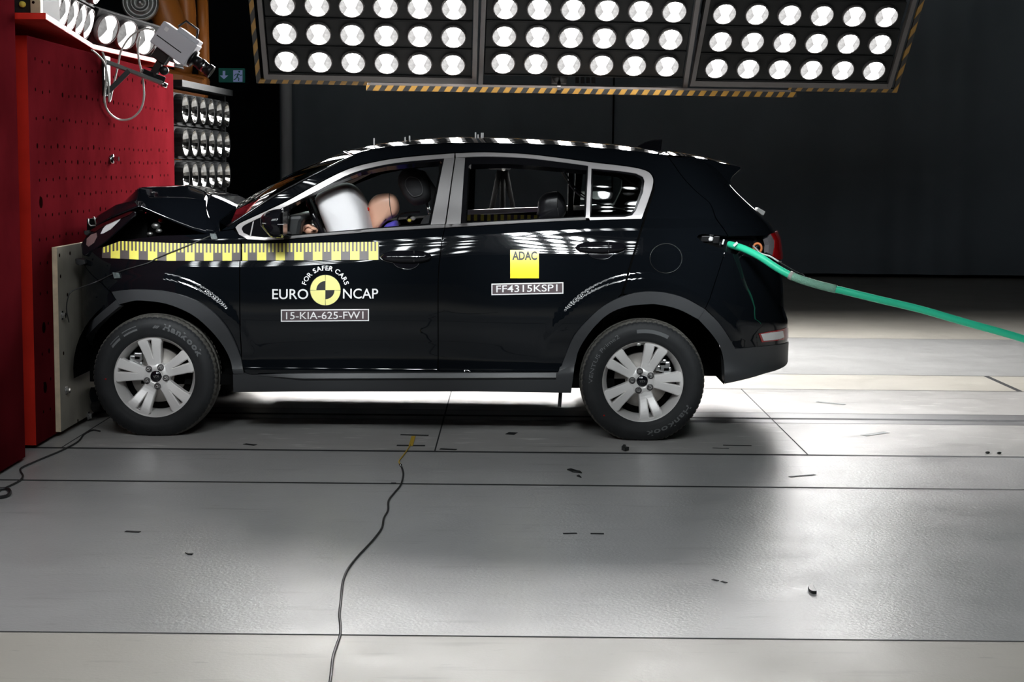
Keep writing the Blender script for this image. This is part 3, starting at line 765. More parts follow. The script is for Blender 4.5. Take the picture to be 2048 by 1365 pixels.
def side_panel(name, outer, mat, parent, holes=(), off=0.0, flange=.02, h=.03, both=True, px=True, hz=None):
    """a body panel: outline given on the near side; a mirrored copy closes the far side"""
    cv = (lambda p: px2s(p[0], p[1], off)) if px else (lambda p: p)
    V, F, be = cdt([cv(p) for p in outer], [[cv(p) for p in q] for q in holes], h, True, hz)
    res = []
    for s in ((1, -1) if both else (1,)):
        P = [P3(t, z, off, s) for t, z in V]; N = [N3(t, z, s) for t, z in V]
        vs_ = list(P); fs = [list(f) if s > 0 else list(reversed(f)) for f in F]; nl = []
        for f in fs: nl += [N[i] for i in f]
        for i, j in be:
            b = len(vs_); ni = N[i] * flange; nj = N[j] * flange
            vs_ += [P[i], P[j], P[j] - nj, P[i] - ni]
            q = [b + 1, b, b + 3, b + 2] if s > 0 else [b, b + 1, b + 2, b + 3]
            fs.append(q); n = (Vector(vs_[q[1]]) - Vector(vs_[q[0]])).cross(Vector(vs_[q[2]]) - Vector(vs_[q[1]])); n = n.normalized() if n.length > 1e-12 else Vector((0, 0, 1))
            nl += [n] * 4
        me = bpy.data.meshes.new(name); me.from_pydata([tuple(p) for p in vs_], [], fs); me.materials.append(mat)
        me.polygons.foreach_set('use_smooth', [True] * len(fs)); me.update()
        me.normals_split_custom_set([tuple(n) for n in nl])
        pr = parent[0 if s > 0 else 1] if isinstance(parent, (tuple, list)) else parent
        res.append(link(name, me, pr))
    return res
def sm(pts, k=4):
    return [(p.x, p.y) for p in smooth_line([(x, y, 0) for x, y in pts], k)]

# ---- outlines read off the photograph (near side)
E_ = [(443, 461), (491, 430), (542, 396.5), (594, 367.5), (653, 337.5), (706, 313), (735, 303), (773, 296), (825, 291.5), (876, 289), (920, 288.5), (1002, 289), (1065, 290), (1129, 293), (1188, 297), (1245, 302), (1334, 312)]
C_ = [(430, 440), (487, 404), (538, 374), (590, 346), (646, 321.5), (692, 303.5), (735, 292), (773, 285), (825, 280), (876, 276), (920, 274), (1002, 275.6), (1065, 277.7), (1129, 281), (1188, 285.4), (1245, 290.5), (1334, 303)]
TG = [(1335.5, 313), (1347.7, 329.5), (1368, 357.7), (1394, 384.6), (1417, 404), (1424.6, 416.7), (1432, 437), (1445, 455), (1458, 475.6), (1464, 488)]
CAV = [(1394, 475), (1397, 470), (1405, 468.5), (1458, 472), (1530, 471), (1537, 480), (1535, 504), (1512, 516), (1471, 507), (1453, 502), (1406.7, 485)]
ARO = [(1119.6, 742), (1130, 715.7), (1148.6, 673.5), (1180, 636.5), (1212, 610), (1251.5, 591.7), (1291, 584), (1330.7, 586), (1370, 597), (1410, 619)]
ARI = [(1150, 729), (1159, 697), (1185.6, 657.7), (1217, 628.6), (1251.5, 614), (1291, 609), (1317.5, 609.6), (1357, 619), (1396.7, 639)]
ARO2 = [(1410, 619), (1436, 644.5), (1454.6, 671), (1470.5, 698.5)]
ARI2 = [(1396.7, 639), (1423, 668), (1441.5, 697), (1448, 729), (1449.5, 768)]
AFO = [(223, 584), (252, 580.5), (282, 579.5), (333, 583.6), (384.6, 599), (423, 622), (451, 653), (470, 687), (482, 718)]
AFI = [(238.5, 609), (260, 603.5), (282, 601.5), (333, 608), (384.6, 630), (423, 663), (448, 695), (461, 722), (465, 742)]
CHO = [(471, 455), (480, 447), (508, 434), (540, 419), (576, 402), (632, 371), (696, 339), (760, 322.5), (825, 313.6), (909, 307)]
CHI = [(908, 315.5), (825, 322), (765, 330.5), (702, 347), (640, 378.5), (582, 408), (545, 424), (512, 439), (488, 451), (483, 458)]
CRO = [(911, 307), (970, 305), (1050, 308.5), (1116, 316), (1183, 325), (1239.5, 331.5), (1275, 337), (1296, 344), (1305, 354.6), (1306, 367), (1300, 390), (1283, 437.5)]
SEAM_R = [(1306.5, 380), (1301, 397), (1291, 429), (1280, 465), (1264.5, 516), (1244, 588)]
aroS, ariS, afoS, afiS = sm(ARO), sm(ARI), sm(AFO), sm(AFI)
choS, chiS, croS, tgS = sm(CHO), sm(CHI), sm(CRO), sm(TG)
sh_ = lambda pts, dx, dy=0: [(x + dx, y + dy) for x, y in pts]
paint = MAT['paint']

# ---- painted side panels
door_gap = [(x + 2, y - 2) for x, y in choS] + [(x + .5, y - 2) for x, y in croS[:-8]]
body = sm(E_) + sh_(tgS, -1) + [(1449, 503), (1440, 532), (1419.5, 596), (1409.5, 617.5)] + [(x, y - 1) for x, y in reversed(aroS) if x > 1253] + [(1250, 588)] + \
    [(x + 3, y) for x, y in reversed(SEAM_R)] + [(1309, 366), (1307.5, 353), (1298, 342), (1276, 335)] + [(x, y - 2) for x, y in reversed(croS) if x < 1270] + [(x - .6, y - 2) for x, y in reversed(choS)] + [(467, 458)]
bs = side_panel('body_side', body, paint, car, holes=[CAV], flange=.03, h=.022, hz=.007)
fender = [(164, 511), (205, 494), (223, 488), (256, 480), (320, 472), (410, 469), (431, 463), (442, 463), (466, 460), (473, 466), (481, 480), (482, 716)] + list(reversed(afoS))[1:] + [(204, 566), (167, 525)]
fen = side_panel('front_fender', fender, paint, car, flange=.03, h=.022, hz=.007)
fdoor = [(476, 469), (495, 480), (530, 482.5), (568, 480.5), (635, 474), (748, 465), (889, 457), (884, 475), (877.5, 526), (875.5, 560), (875, 743.5), (594, 745.5), (503, 749), (492, 746), (486.5, 738), (484, 720), (483.3, 484)]
fd = side_panel('front_door', fdoor, paint, car, flange=.02, h=.022, hz=.007)
rdoor = [(890.5, 457), (1073, 446), (1172, 441), (1283, 439)] + [(x - 1.5, y) for x, y in SEAM_R[2:]] + [(x, y - .5) for x, y in reversed(aroS) if x < 1240] + [(1117, 743.5), (877, 743.5), (877.3, 560), (879.6, 526), (886, 475)]
rd = side_panel('rear_door', rdoor, paint, car, flange=.02, h=.022, hz=.007)
tail = sh_(tgS, 1.2) + [(1470, 498), (1535, 514), (1610, 526), (1610, 480), (1590, 455), (1570, 440), (1550, 410), (1530, 385), (1500, 355), (1480, 335), (1376, 318)]
tg = side_panel('tailgate', tail, paint, car, holes=[CAV], flange=.03)
bump = [(1451, 504), (1471, 509), (1512, 518), (1535, 516.5), (1610, 529), (1610, 680), (1528.5, 692), (1471.5, 697.5), (1455.6, 670), (1437, 643.5), (1411, 617.5), (1421, 597), (1441.5, 532)]
rb = side_panel('rear_bumper', bump, paint, car, flange=.03)
low = sm(ARO2) + [(1528.5, 693), (1610, 681.5), (1610, 700), (1606, 715), (1570, 731), (1528.5, 747.5), (1449.5, 768)] + list(reversed(sm(ARI2)))[1:]
side_panel('bumper_cladding', low, MAT['trim'], rb, off=.006, flange=.08)
fb = side_panel('front_bumper', [(110, 503), (164, 513), (167, 527), (203, 568), (221, 586), (231, 601), (189, 639), (158, 673), (147, 700), (150, 740), (163, 775), (183, 806), (165, 825), (110, 815)], paint, car, flange=.05)
# ---- grey plastic cladding
side_panel('wheel_arch_trim', afoS + [(487, 745), (487.5, 748), (467, 748)] + list(reversed(afiS)), MAT['trim'], fen, off=.014, flange=.07, h=.02)
side_panel('wheel_arch_trim', aroS + list(reversed(ariS)), MAT['trim'], bs, off=.014, flange=.07, h=.02)
side_panel('loose_arch_trim', sm([(232.5, 600), (189, 637), (158, 671), (148, 698)]) + [(165, 706)] + sm([(175, 671), (202, 644), (238, 614)]), MAT['trim'], fb, off=.024, flange=.05, h=.02)
sill = [(487.5, 748), (503, 751.5), (594, 747.5), (876, 745.5), (1117, 745), (1120, 734), (1149, 730), (1142, 786.5), (953, 783.5), (594, 783.5), (467, 785), (466, 749)]
side_panel('sill_cladding', sill, MAT['trim'], car, off=.010, flange=.06)
for s_g in (1, -1):
    rr = []
    for x in np.linspace(515, 1112, 40):
        f = min(1, (x - 515) / 90)
        q = [onside(x, 749.5 - f * 1.5 - (x - 515) * .003, .011), onside(x, 752 + 6 * f - (x - 515) * .004, .011 + .014 * f), onside(x, 753 + 9 * f - (x - 515) * .004, .010)]
        rr.append([p if s_g > 0 else Vector((p.x, 2 * YC0 - p.y, p.z)) for p in (q if s_g > 0 else reversed(q))])
    MB().grid(rr, smooth=False).build('sill_ridge', MAT['trim'], car)
# ---- window trims and pillars
side_panel('window_trim', choS + chiS + [(487, 466), (500, 472), (530, 475.5), (568, 474), (568, 479), (530, 481), (495, 478.5), (478, 469)], MAT['chrome'], fd, off=.003, flange=.012, h=.02)
side_panel('window_trim', croS + [(1180, 440.5), (1179, 435.5), (1250, 434), (1264, 431), (1272, 421), (1286, 385), (1289, 362), (1286, 354), (1272, 347), (1239, 342), (1183, 337)] + sm([(1183, 332.5), (1116, 323.5), (1050, 316), (970, 313), (912, 315)]), MAT['chrome'], rd, off=.003, flange=.012, h=.02)
FOPEN = [(569, 472), (579, 413.6), (619.5, 390.5), (671, 366), (722, 345), (773, 333.5), (825, 327), (880, 322.8), (884.5, 326), (881, 345), (859.5, 447.5), (748, 457), (635, 467)]
side_panel('window_frame', [(483, 458)] + [(x, y) for x, y in reversed(chiS) if x < 887 and x > 484] + [(888, 317.5), (861, 449), (748, 458.5), (635, 468.5), (568, 475), (530, 475), (500, 471.5), (487, 465.5)], MAT['rubber'], fd, holes=[FOPEN], flange=.04, h=.02)
ROPEN = [(931, 445.5), (937.5, 332), (942, 328.5), (1014, 328), (1091, 333.3), (1173, 341), (1169.5, 433)]
side_panel('window_frame', [(930.5, 315.5), (970, 313.5), (1050, 316.5), (1116, 324), (1176, 332), (1171, 437), (921.5, 448.5)], MAT['rubber'], rd, holes=[ROPEN], flange=.04, h=.02)
side_panel('pillar_trim', [(888.5, 317), (909, 315.5), (890, 448), (861.5, 449.5)], MAT['satin'], fd, off=.002, flange=.02)
side_panel('pillar_trim', [(911.5, 315), (930, 316), (921, 447.5), (892.5, 449)], MAT['satin'], rd, off=.002, flange=.02)
side_panel('belt_trim', [(568, 473.5), (635, 467.5), (748, 457.8), (889, 448.5), (889, 455.5), (748, 463.5), (635, 472.5), (568, 479)], MAT['frame'], fd, off=.005, flange=.02)
side_panel('belt_trim', [(891, 449), (1000, 442.8), (1171, 434.5), (1172, 440), (1073, 444.5), (890.5, 455.5)], MAT['frame'], rd, off=.005, flange=.02)
side_panel('window_divider', [(1176.5, 331.5), (1183, 332.5), (1179.5, 436), (1171.5, 436)], MAT['chrome'], rd, off=.004, flange=.02)
side_panel('sail_divider', [(505.5, 444), (508, 443), (502, 472), (499.5, 472)], MAT['chrome'], fd, off=.002, flange=.01)
side_panel('quarter_glass', [(1183.5, 338), (1239, 343), (1271, 348), (1284, 355), (1287.5, 362), (1284.5, 384), (1271, 420), (1263, 430), (1250, 433.5), (1179.5, 435.5)], MAT['qglass'], rd, off=-.004, flange=.0005)
side_panel('glass_seal', [(1182.5, 336.5), (1239, 342), (1272, 347), (1286, 354.5), (1289, 362), (1286, 385), (1272, 421), (1264, 431), (1250, 434.3), (1178.5, 436)], MAT['rubber'], rd, holes=[[(1185.5, 341), (1239, 346), (1270, 351), (1281, 357.5), (1283.5, 363), (1281, 383), (1268, 418.5), (1261, 427), (1249, 430.5), (1182, 432.5)]], off=-.001, flange=.01, h=.015)
# ---- inner shell behind the panel gaps
shell = [(447, 466), (491, 436), (542, 403), (594, 374), (653, 344), (706, 318), (773, 302), (876, 296), (1002, 296), (1132, 300), (1270, 310), (1345, 334), (1395, 392), (1440, 465), (1440, 560), (1405, 612)] + [(x, y - 3) for x, y in reversed(ariS) if x < 1400] + [(1142, 780), (467, 780)] + [(x, y - 3) for x, y in reversed(afiS)] + [(190, 580), (190, 510), (320, 478), (431, 470)]
FO2 = [(572, 470), (580, 414), (619.5, 391), (671, 367), (722, 346), (773, 335), (825, 329), (878, 325), (878, 345), (857, 447), (748, 456), (635, 466)]
RO2 = [(933, 444.5), (940, 333), (1014, 330), (1091, 335), (1171, 343), (1168, 432)]
QO2 = [(1187, 343), (1239, 348), (1268, 353), (1278, 359), (1279, 383), (1266, 417), (1258, 427), (1183, 431)]
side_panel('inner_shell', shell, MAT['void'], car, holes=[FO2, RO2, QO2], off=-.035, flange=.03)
side_panel('lamp_recess', [(1385, 462), (1460, 462), (1545, 466), (1545, 512), (1510, 526), (1450, 512), (1395, 494)], MAT['mirrorblack'], bs, off=-.05, flange=.01)

# ---- roof, windscreen
eP = [onside(*p) for p in E_]; cP = [onY(*p, YC0) for p in C_]
eS, cS = smooth_line(eP, 4), smooth_line(cP, 4)
NS = 20
def arch_row(e, c):
    row = []; w = YC0 - e.y
    for j in range(NS + 1):
        v = -1 + 2 * j / NS; k = 1 - abs(v) ** 2.2
        row.append((e.x + (c.x - e.x) * k, YC0 + v * w, e.z + (c.z - e.z) * k))
    return row
rows = [arch_row(e, c) for e, c in zip(eS, cS)]
cut = 20
o = MB().grid([list(reversed(r)) for r in rows[cut:]]).build('roof', paint, car)
s_ = o.modifiers.new('thickness', 'SOLIDIFY'); s_.thickness = .012; s_.offset = -1
o = MB().grid([list(reversed(r)) for r in rows[1:cut + 1]]).build('windscreen', MAT['glass'], car)
# header strip and screen edge seal
MB().tube([rows[cut][j] for j in range(NS + 1)], .006, 6).build('windscreen_seal', MAT['rubber'], o)
MB().tube([r[0] for r in rows[1:cut + 1]], .008, 6).build('windscreen_seal', MAT['rubber'], o)
MB().tube([r[-1] for r in rows[1:cut + 1]], .008, 6).build('windscreen_seal', MAT['rubber'], o)
# small mounting studs on the roof
for (px, py, hh, Y) in ((748, 289, .035, 9.2), (810, 283, .025, 9.4), (819, 282, .03, 9.4), (951, 275, .03, 9.5), (956, 276, .02, 9.45), (963, 276, .03, 9.5), (966, 276, .03, 9.55)):
    p = onY(px, py, Y); MB().tube([(p.x, p.y, p.z - .03), (p.x, p.y, p.z + hh)], .0045, 6).build('roof_stud', MAT['white'], car)
# antenna fin
pl = [(1266, 297), (1291, 284), (1309, 279), (1324.5, 278), (1323, 290), (1321, 305), (1290, 300)]
m = MB(); pts = [onY(x, y, YC0) for x, y in pl]
cen = sum(pts, Vector()) / len(pts)
m.prism([p + Vector((0, -.012, 0)) for p in pts], (0, .024, 0)); m.build('antenna_fin', MAT['mirrorblack'], car, bevel=.006)
# ---- tail: spoiler, rear glass, closing panels
sp_side = [(1352, 316), (1376, 314), (1419, 320.5), (1450, 328), (1481, 334.6), (1481.5, 338.5), (1473, 346), (1465.6, 353), (1461, 362), (1461, 372), (1464, 398), (1389, 337)]
pts = [onY(x, y, 9.02) for x, y in sp_side]
m = MB(); wsp = YC0 - 9.02
m.prism(pts, (0, .03, 0)); m.prism([(p.x, YC0 + wsp - .03, p.z) for p in pts], (0, .03, 0))
top = [pts[i] for i in (0, 1, 2, 3, 4, 5, 6)]
upper = [onY(x, y, 9.02) for x, y in ((1334, 309.5), (1376, 313), (1419, 320), (1450, 327.5), (1481, 334.4))]
lower = [onY(x, y, 9.02) for x, y in ((1334, 318), (1376, 322), (1419, 329), (1450, 336), (1481, 339))]
rws = []
for a, b in list(zip(upper, lower)): rws.append((a, b))
loop = [a for a, b in rws] + [b for a, b in reversed(rws)]
nseg = 16; rr = []
for p in loop + [loop[0]]:
    rr.append([(p.x - .03 * (1 - (2 * j / nseg - 1) ** 2) * 0, YC0 - wsp + 2 * wsp * j / nseg, p.z + (.030 if p.z > -9 else 0) * (1 - (2 * j / nseg - 1) ** 2)) for j in range(nseg + 1)])
m.grid(rr); m.build('roof_spoiler', paint, car, bevel=.003)
sp_e = [onY(x, y, 9.012) for x, y in ((1389, 336.5), (1425, 367), (1464, 398.5))]
MB().tube(sp_e, .0035, 6).build('spoiler_highlight', MAT['silverdull'], car)  # bright strip put in for the highlight along the spoiler's lower edge
def tail_rows(z0, z1, n, y_in=0.0, out=0.0):
    R_ = []
    for i in range(n + 1):
        z = z0 + (z1 - z0) * i / n; w = wide(XR(z) - .3, z) - BR(z) - y_in; x = XR(z)
        R_.append([(x + out + .035 * (1 - (2 * j / 14 - 1) ** 2), YC0 - w + 2 * w * j / 14, z) for j in range(15)])
    return R_
zt = onY(1540, 447, 9).z; zb = onY(1564, 527, 9).z; zg = onY(1447, 350, 9).z; zc = onY(1577, 682, 9).z
MB().grid(tail_rows(zt, zg, 8)).build('rear_window', MAT['glass'], car)
MB().grid(tail_rows(zb, zt, 8)).build('tailgate_skin', paint, car)
MB().grid(tail_rows(zc, zb, 8)).build('rear_bumper_skin', paint, car)
MB().grid(tail_rows(.405, zc, 6)).build('bumper_cladding', MAT['trim'], car)
side_panel('taillight', [(1539, 467.5), (1550, 463), (1600, 462), (1600, 500), (1590, 519), (1552, 519), (1543, 512), (1546.5, 494), (1546, 480)], MAT['redlamp'], tg, off=.012, flange=.04, h=.015)
side_panel('taillight_lens', [(1532, 476), (1539, 468.5), (1545.5, 481), (1546, 494), (1542.5, 511), (1535, 506), (1536, 490)], MAT['greylens'], tg, off=.008, flange=.03, h=.015)
# reflector in the bumper
side_panel('reflector_frame', [(1517, 668), (1540, 663.5), (1572, 656), (1579, 657), (1578, 674), (1556, 681.5), (1523, 685)], MAT['redlamp'], rb, off=.004, flange=.02, h=.015)
side_panel('reflector_lens', [(1521, 669), (1540, 666), (1564, 662.5), (1566, 675), (1553, 679.5), (1526, 682)], MAT['whitelens'], rb, off=.008, flange=.01, h=.015)
# white rear wiper tip
p = onY(1519, 423, 9.5); MB().obox(p, Vector((.022, 0, -.012)), (0, .05, 0), (.006, 0, .012)).build('rear_wiper', MAT['white'], car, bevel=.004)
# inside the lamp recess
p = onside(1421, 479, -.02); MB().lathe([(0, .012), (.008, .012), (.012, 0), (.02, -.02)], p, (0, -1, 0), 16).build('bulb_socket', MAT['white'], bs[0])
m = MB()
for (x, y, w_, h_) in ((1410, 478, .022, .016), (1432, 480, .016, .02)):
    p = onside(x, y, -.03); m.obox(p, (w_, 0, 0), (0, .012, 0), (.003, 0, h_))
m.build('bulb_carrier', MAT['blackmetal'], bs[0], bevel=.003)
p = onside(1447, 484, -.02); MB().obox(p, (.004, 0, .014), (0, .004, 0), (.004, 0, -.001)).build('clip', MAT['white'], bs[0])
# fuel door
cx, cy = 1332, 517
ring = [onside(cx + 32 * math.cos(a), cy + 29.5 * math.sin(a), .0005) for a in np.linspace(0, 2 * PI, 49)]
MB().tube(ring, .0022, 6, caps=False).build('fuel_door_edge', MAT['blackmetal'], bs[0])

# ---- underbody, wheel wells, engine bay
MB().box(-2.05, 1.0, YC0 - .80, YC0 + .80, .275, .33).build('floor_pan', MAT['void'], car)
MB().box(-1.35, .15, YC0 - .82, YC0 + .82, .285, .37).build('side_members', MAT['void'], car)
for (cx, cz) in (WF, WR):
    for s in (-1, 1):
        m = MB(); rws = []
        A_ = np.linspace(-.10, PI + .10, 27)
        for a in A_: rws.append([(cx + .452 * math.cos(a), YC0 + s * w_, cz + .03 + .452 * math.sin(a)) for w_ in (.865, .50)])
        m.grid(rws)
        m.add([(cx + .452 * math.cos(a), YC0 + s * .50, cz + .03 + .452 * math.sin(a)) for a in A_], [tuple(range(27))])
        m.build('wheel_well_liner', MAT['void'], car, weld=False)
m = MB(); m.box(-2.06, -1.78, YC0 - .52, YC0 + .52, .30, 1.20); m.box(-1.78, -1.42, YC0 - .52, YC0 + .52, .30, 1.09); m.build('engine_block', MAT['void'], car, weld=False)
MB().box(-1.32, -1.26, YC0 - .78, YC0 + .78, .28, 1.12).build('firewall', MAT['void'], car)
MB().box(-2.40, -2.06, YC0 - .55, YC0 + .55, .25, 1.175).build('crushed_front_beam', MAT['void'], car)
m = MB()
for (x, y, r_) in ((312, 452, .018), (322, 443, .010), (318, 462, .013), (300, 468, .012)):
    p = onY(x, y, 8.95); m.ell(p, r_ * 1.5, r_, r_, 10, 6)
m.build('engine_bay_fittings', MAT['silverdull'], car)
p = onY(321, 441, 8.93); MB().ell(p, .014, .012, .012, 10, 6).build('red_cap', MAT['redlamp'], car)
# exhaust heat shield and hanging clip below the sill
a = onside(1121, 786, -.06); MB().bar(a, a + Vector((-.005, 0, -.08)), .012, .02).build('hanging_clip', MAT['matte'], car)

# ---- crumpled bonnet
st = [((190, 453), (194, 432), (200, 436)), ((222, 434), (232, 409), (238, 414)), ((279, 410), (276, 401), (276, 374)), ((333, 436), (331, 396), (333, 371)),
      ((385, 458), (374, 398), (372, 369)), ((411, 467), (413, 401), (411, 384)), ((431, 466), (411, 416), (423, 389)), ((440, 462), (440, 442), (478, 413))]
sd = [(8.92, 8.96, 9.15), (8.84, 8.90, 9.15), (8.84, 8.93, 9.03), (8.84, 8.95, 9.24), (8.85, 8.97, 9.27), (8.86, 8.98, 9.25), (8.88, 8.98, 9.12), (8.92, 8.97, 9.15)]
rws = []
for (a, b, c), (ya, yb, yc) in zip(st, sd):
    A, B, C = onY(*a, ya), onY(*b, yb), onY(*c, yc)
    B2 = Vector((B.x - .02, 2 * YC0 - B.y, B.z + .01)); A2 = Vector((A.x, 2 * YC0 - A.y, A.z)); C2 = Vector((C.x, 2 * YC0 - C.y, C.z - .02))
    rws.append([A2, B2, C2, C, B, A])
m = MB().grid(rws, smooth=False)
o = m.build('bonnet', MAT['paint_rough'], car)
sb = o.modifiers.new('subdivision', 'SUBSURF'); sb.levels = 3; sb.render_levels = 3
me = o.data
cr = me.attributes.new('crease_edge', 'FLOAT', 'EDGE')
for e in me.edges:
    cr.data[e.index].value = .78
for p in me.polygons: p.use_smooth = True
s_ = o.modifiers.new('thickness', 'SOLIDIFY'); s_.thickness = .012
# ---- torn headlamp
def slab(pl, Y0, th, mat, name, par, bevel=.004):
    return MB().prism([onY(x, y, Y0) for x, y in pl], (0, th, 0)).build(name, mat, par, bevel=bevel)
hl = slab([(164, 510), (161.5, 489.5), (170, 475), (178, 466), (193, 452.5), (226, 437), (259, 423), (270, 422), (273.5, 426), (271, 432), (248, 453), (216, 482), (187, 503), (170, 513)], 8.86, .18, MAT['mirrorblack'], 'headlamp', car, .008)
slab([(200.5, 468.6), (206, 457), (212, 450.5), (228, 442), (243, 434.8), (238.6, 442), (221.4, 459), (207, 467)], 8.855, .01, MAT['whitelens'], 'headlamp_reflector', hl, .002)
slab([(172, 490), (173, 478), (181, 470), (193, 465.5), (194, 474), (188, 486), (177, 494)], 8.856, .01, MAT['pinklens'], 'indicator_lens', hl, .002)
slab([(179, 462), (200, 449), (256, 424), (267, 423), (258, 430), (206, 453), (190, 464)], 8.85, .012, MAT['rim_glint'], 'headlamp_rim_glint', hl, .002)  # strip coloured for the red mirrored in the dark lamp glass
m = MB()
m.tube([onY(x, y, 8.84) for x, y in ((176.5, 437), (177, 447), (181, 452), (191, 451))], .004, 6); m.tube([onY(x, y, 8.84) for x, y in ((187, 434), (190, 440), (192, 449))], .004, 6)
m.build('bent_wire_clips', MAT['silverdull'], hl)
slab([(168, 462), (175, 461), (180, 466), (174, 472), (168, 469)], 8.84, .05, MAT['matte'], 'broken_lamp_tab', hl)
slab([(150, 518), (168, 520), (171, 528), (160, 532), (151, 528)], 8.82, .1, MAT['matte'], 'broken_bumper_tab', car)

# ---- lettering and stickers (laid on the body surface)
def text_mesh(txt, bold=0.0):
    cu = bpy.data.curves.new('lettering', 'FONT'); cu.body = txt; cu.size = 1.0; cu.offset = bold; cu.resolution_u = 4
    o = bpy.data.objects.new('lettering', cu); COL.objects.link(o)
    dg = bpy.context.evaluated_depsgraph_get(); dg.update()
    me = bpy.data.meshes.new_from_object(o.evaluated_get(dg))
    V = np.array([tuple(v.co) for v in me.vertices]) if len(me.vertices) else np.zeros((0, 3)); F = [list(p.vertices) for p in me.polygons]
    bpy.data.objects.remove(o); bpy.data.curves.remove(cu); bpy.data.meshes.remove(me)
    return V, F
def decal(name, V2, F, mat, parent, off=.003):
    """V2: outline points on the near side (photo measure)"""
    m = MB(); P = [onside(x, y, off) for x, y in V2]
    fs = []
    for f in F:
        a, b, c = P[f[0]], P[f[1]], P[f[2]]
        fs.append(f if (b - a).cross(c - a).y < 0 else list(reversed(f)))
    m.add(P, fs); return m.build(name, mat, parent, weld=False)
def text_fit(txt, x0, x1, ybase, ytop, slope=0.0, bold=0.0):
    V, F = text_mesh(txt, bold); lo, hi = V.min(0), V.max(0)
    X = x0 + (V[:, 0] - lo[0]) / (hi[0] - lo[0]) * (x1 - x0)
    Y = ybase - (V[:, 1] - 0) / hi[1] * (ybase - ytop) + slope * (X - x0)
    return np.stack([X, Y], 1), F
def plate(name, quad, mat, parent, off, h=12):
    side_panel(name, quad, mat, parent, off=off, flange=.001, h=.04, both=False)
near_fd, near_rd, near_fen = fd[0], rd[0], fen[0]
decal('lettering', *text_fit('EURO', 544.5, 616.5, 598.3, 578.5, 0, .008), MAT['white'], near_fd)
decal('lettering', *text_fit('NCAP', 686, 756.3, 597.3, 577.6, 0, .008), MAT['white'], near_fd)
# roundel: a quartered disc
rcx, rcy, rr_ = 650.8, 580.7, 30.3
def sector(a0, a1, r0, r1, n=14):
    A = np.radians(np.linspace(a0, a1, n))
    V = [(rcx + r1 * math.cos(a), rcy - r1 * math.sin(a)) for a in A] + [(rcx + r0 * math.cos(a), rcy - r0 * math.sin(a)) for a in A]
    return V, [[i, i + 1, n + i + 1, n + i] for i in range(n - 1)]
Vr, Fr = [], []
for a0 in (1, 91, 181, 271):
    V, F = sector(a0, a0 + 88, 18.2 if a0 in (91, 271) else .6, rr_)
    Fr += [[i + len(Vr) for i in f] for f in F]; Vr += V
ro = decal('roundel', Vr, Fr, MAT['paleyellow'], near_fd, .0035)
V, F = sector(0, 360, .1, rr_ + .9, 48); decal('roundel_back', V, F, MAT['ink'], ro, .0026)
def arc_text(txt, r, a_start, a_end, cap, cxy, bold=.018):
    """letters along a circle, clockwise"""
    adv = []; parts = []
    for c in txt:
        if c == ' ': adv.append(.30); parts.append(None); continue
        V, F = text_mesh(c, bold); lo, hi = V.min(0), V.max(0); adv.append(hi[0] - lo[0] + .09); parts.append((V, F, lo, hi))
    tot = sum(adv); span = math.radians(a_start - a_end); Vs, Fs = [], []; s = 0
    capH = 0.72; k = cap / capH; kx = span * (r + cap * .4) / tot
    for p, a in zip(parts, adv):
        if p:
            V, F, lo, hi = p; b = len(Vs)
            mid = s + a / 2; th = math.radians(a_start) - span * mid / tot
            for v in V:
                u = (v[0] - (lo[0] + hi[0]) / 2) * kx; w_ = v[1] * k
                x = (r + w_) * math.cos(th) + u * math.sin(th); y = (r + w_) * math.sin(th) - u * math.cos(th)
                Vs.append((cxy[0] + x, cxy[1] - y))
            Fs += [[b + i for i in f] for f in F]
        s += a
    return Vs, Fs
decal('lettering', *arc_text('FOR SAFER CARS', 39.8, 166, 14, 9.6, (rcx, rcy)), MAT['white'], near_fd)
def rect(x0, y0, x1, y1, sl=0.0): return [(x0, y0), (x1, y0 + sl), (x1, y1 + sl), (x0, y1)]
plate('number_plate_border', rect(561.8, 619.8, 738, 644, -1.5), MAT['white'], near_fd, .0022)
plate('number_plate_film', rect(564, 622, 735.8, 641.8, -1.5), MAT['plate'], near_fd, .0030)
decal('lettering', *text_fit('15-KIA-625-FW1', 572, 727, 639, 624.6, -.009, .006), MAT['white'], near_fd, .0040)
plate('number_plate_border', rect(982.8, 567.8, 1126.8, 590.8, -3), MAT['white'], near_rd, .0022)
plate('number_plate_film', rect(985, 570, 1124.6, 588.6, -3), MAT['plate'], near_rd, .0030)
decal('lettering', *text_fit('FF4315KSP1', 992.5, 1115, 585.2, 571.4, -.021, .006), MAT['white'], near_rd, .0040)
plate('square_sticker', rect(1020.4, 500.4, 1077.8, 557), MAT['adac'], near_rd, .003)
decal('lettering', *text_fit('ADAC', 1024.5, 1074, 519.6, 503, 0, .03), MAT['ink'], near_rd, .0042)

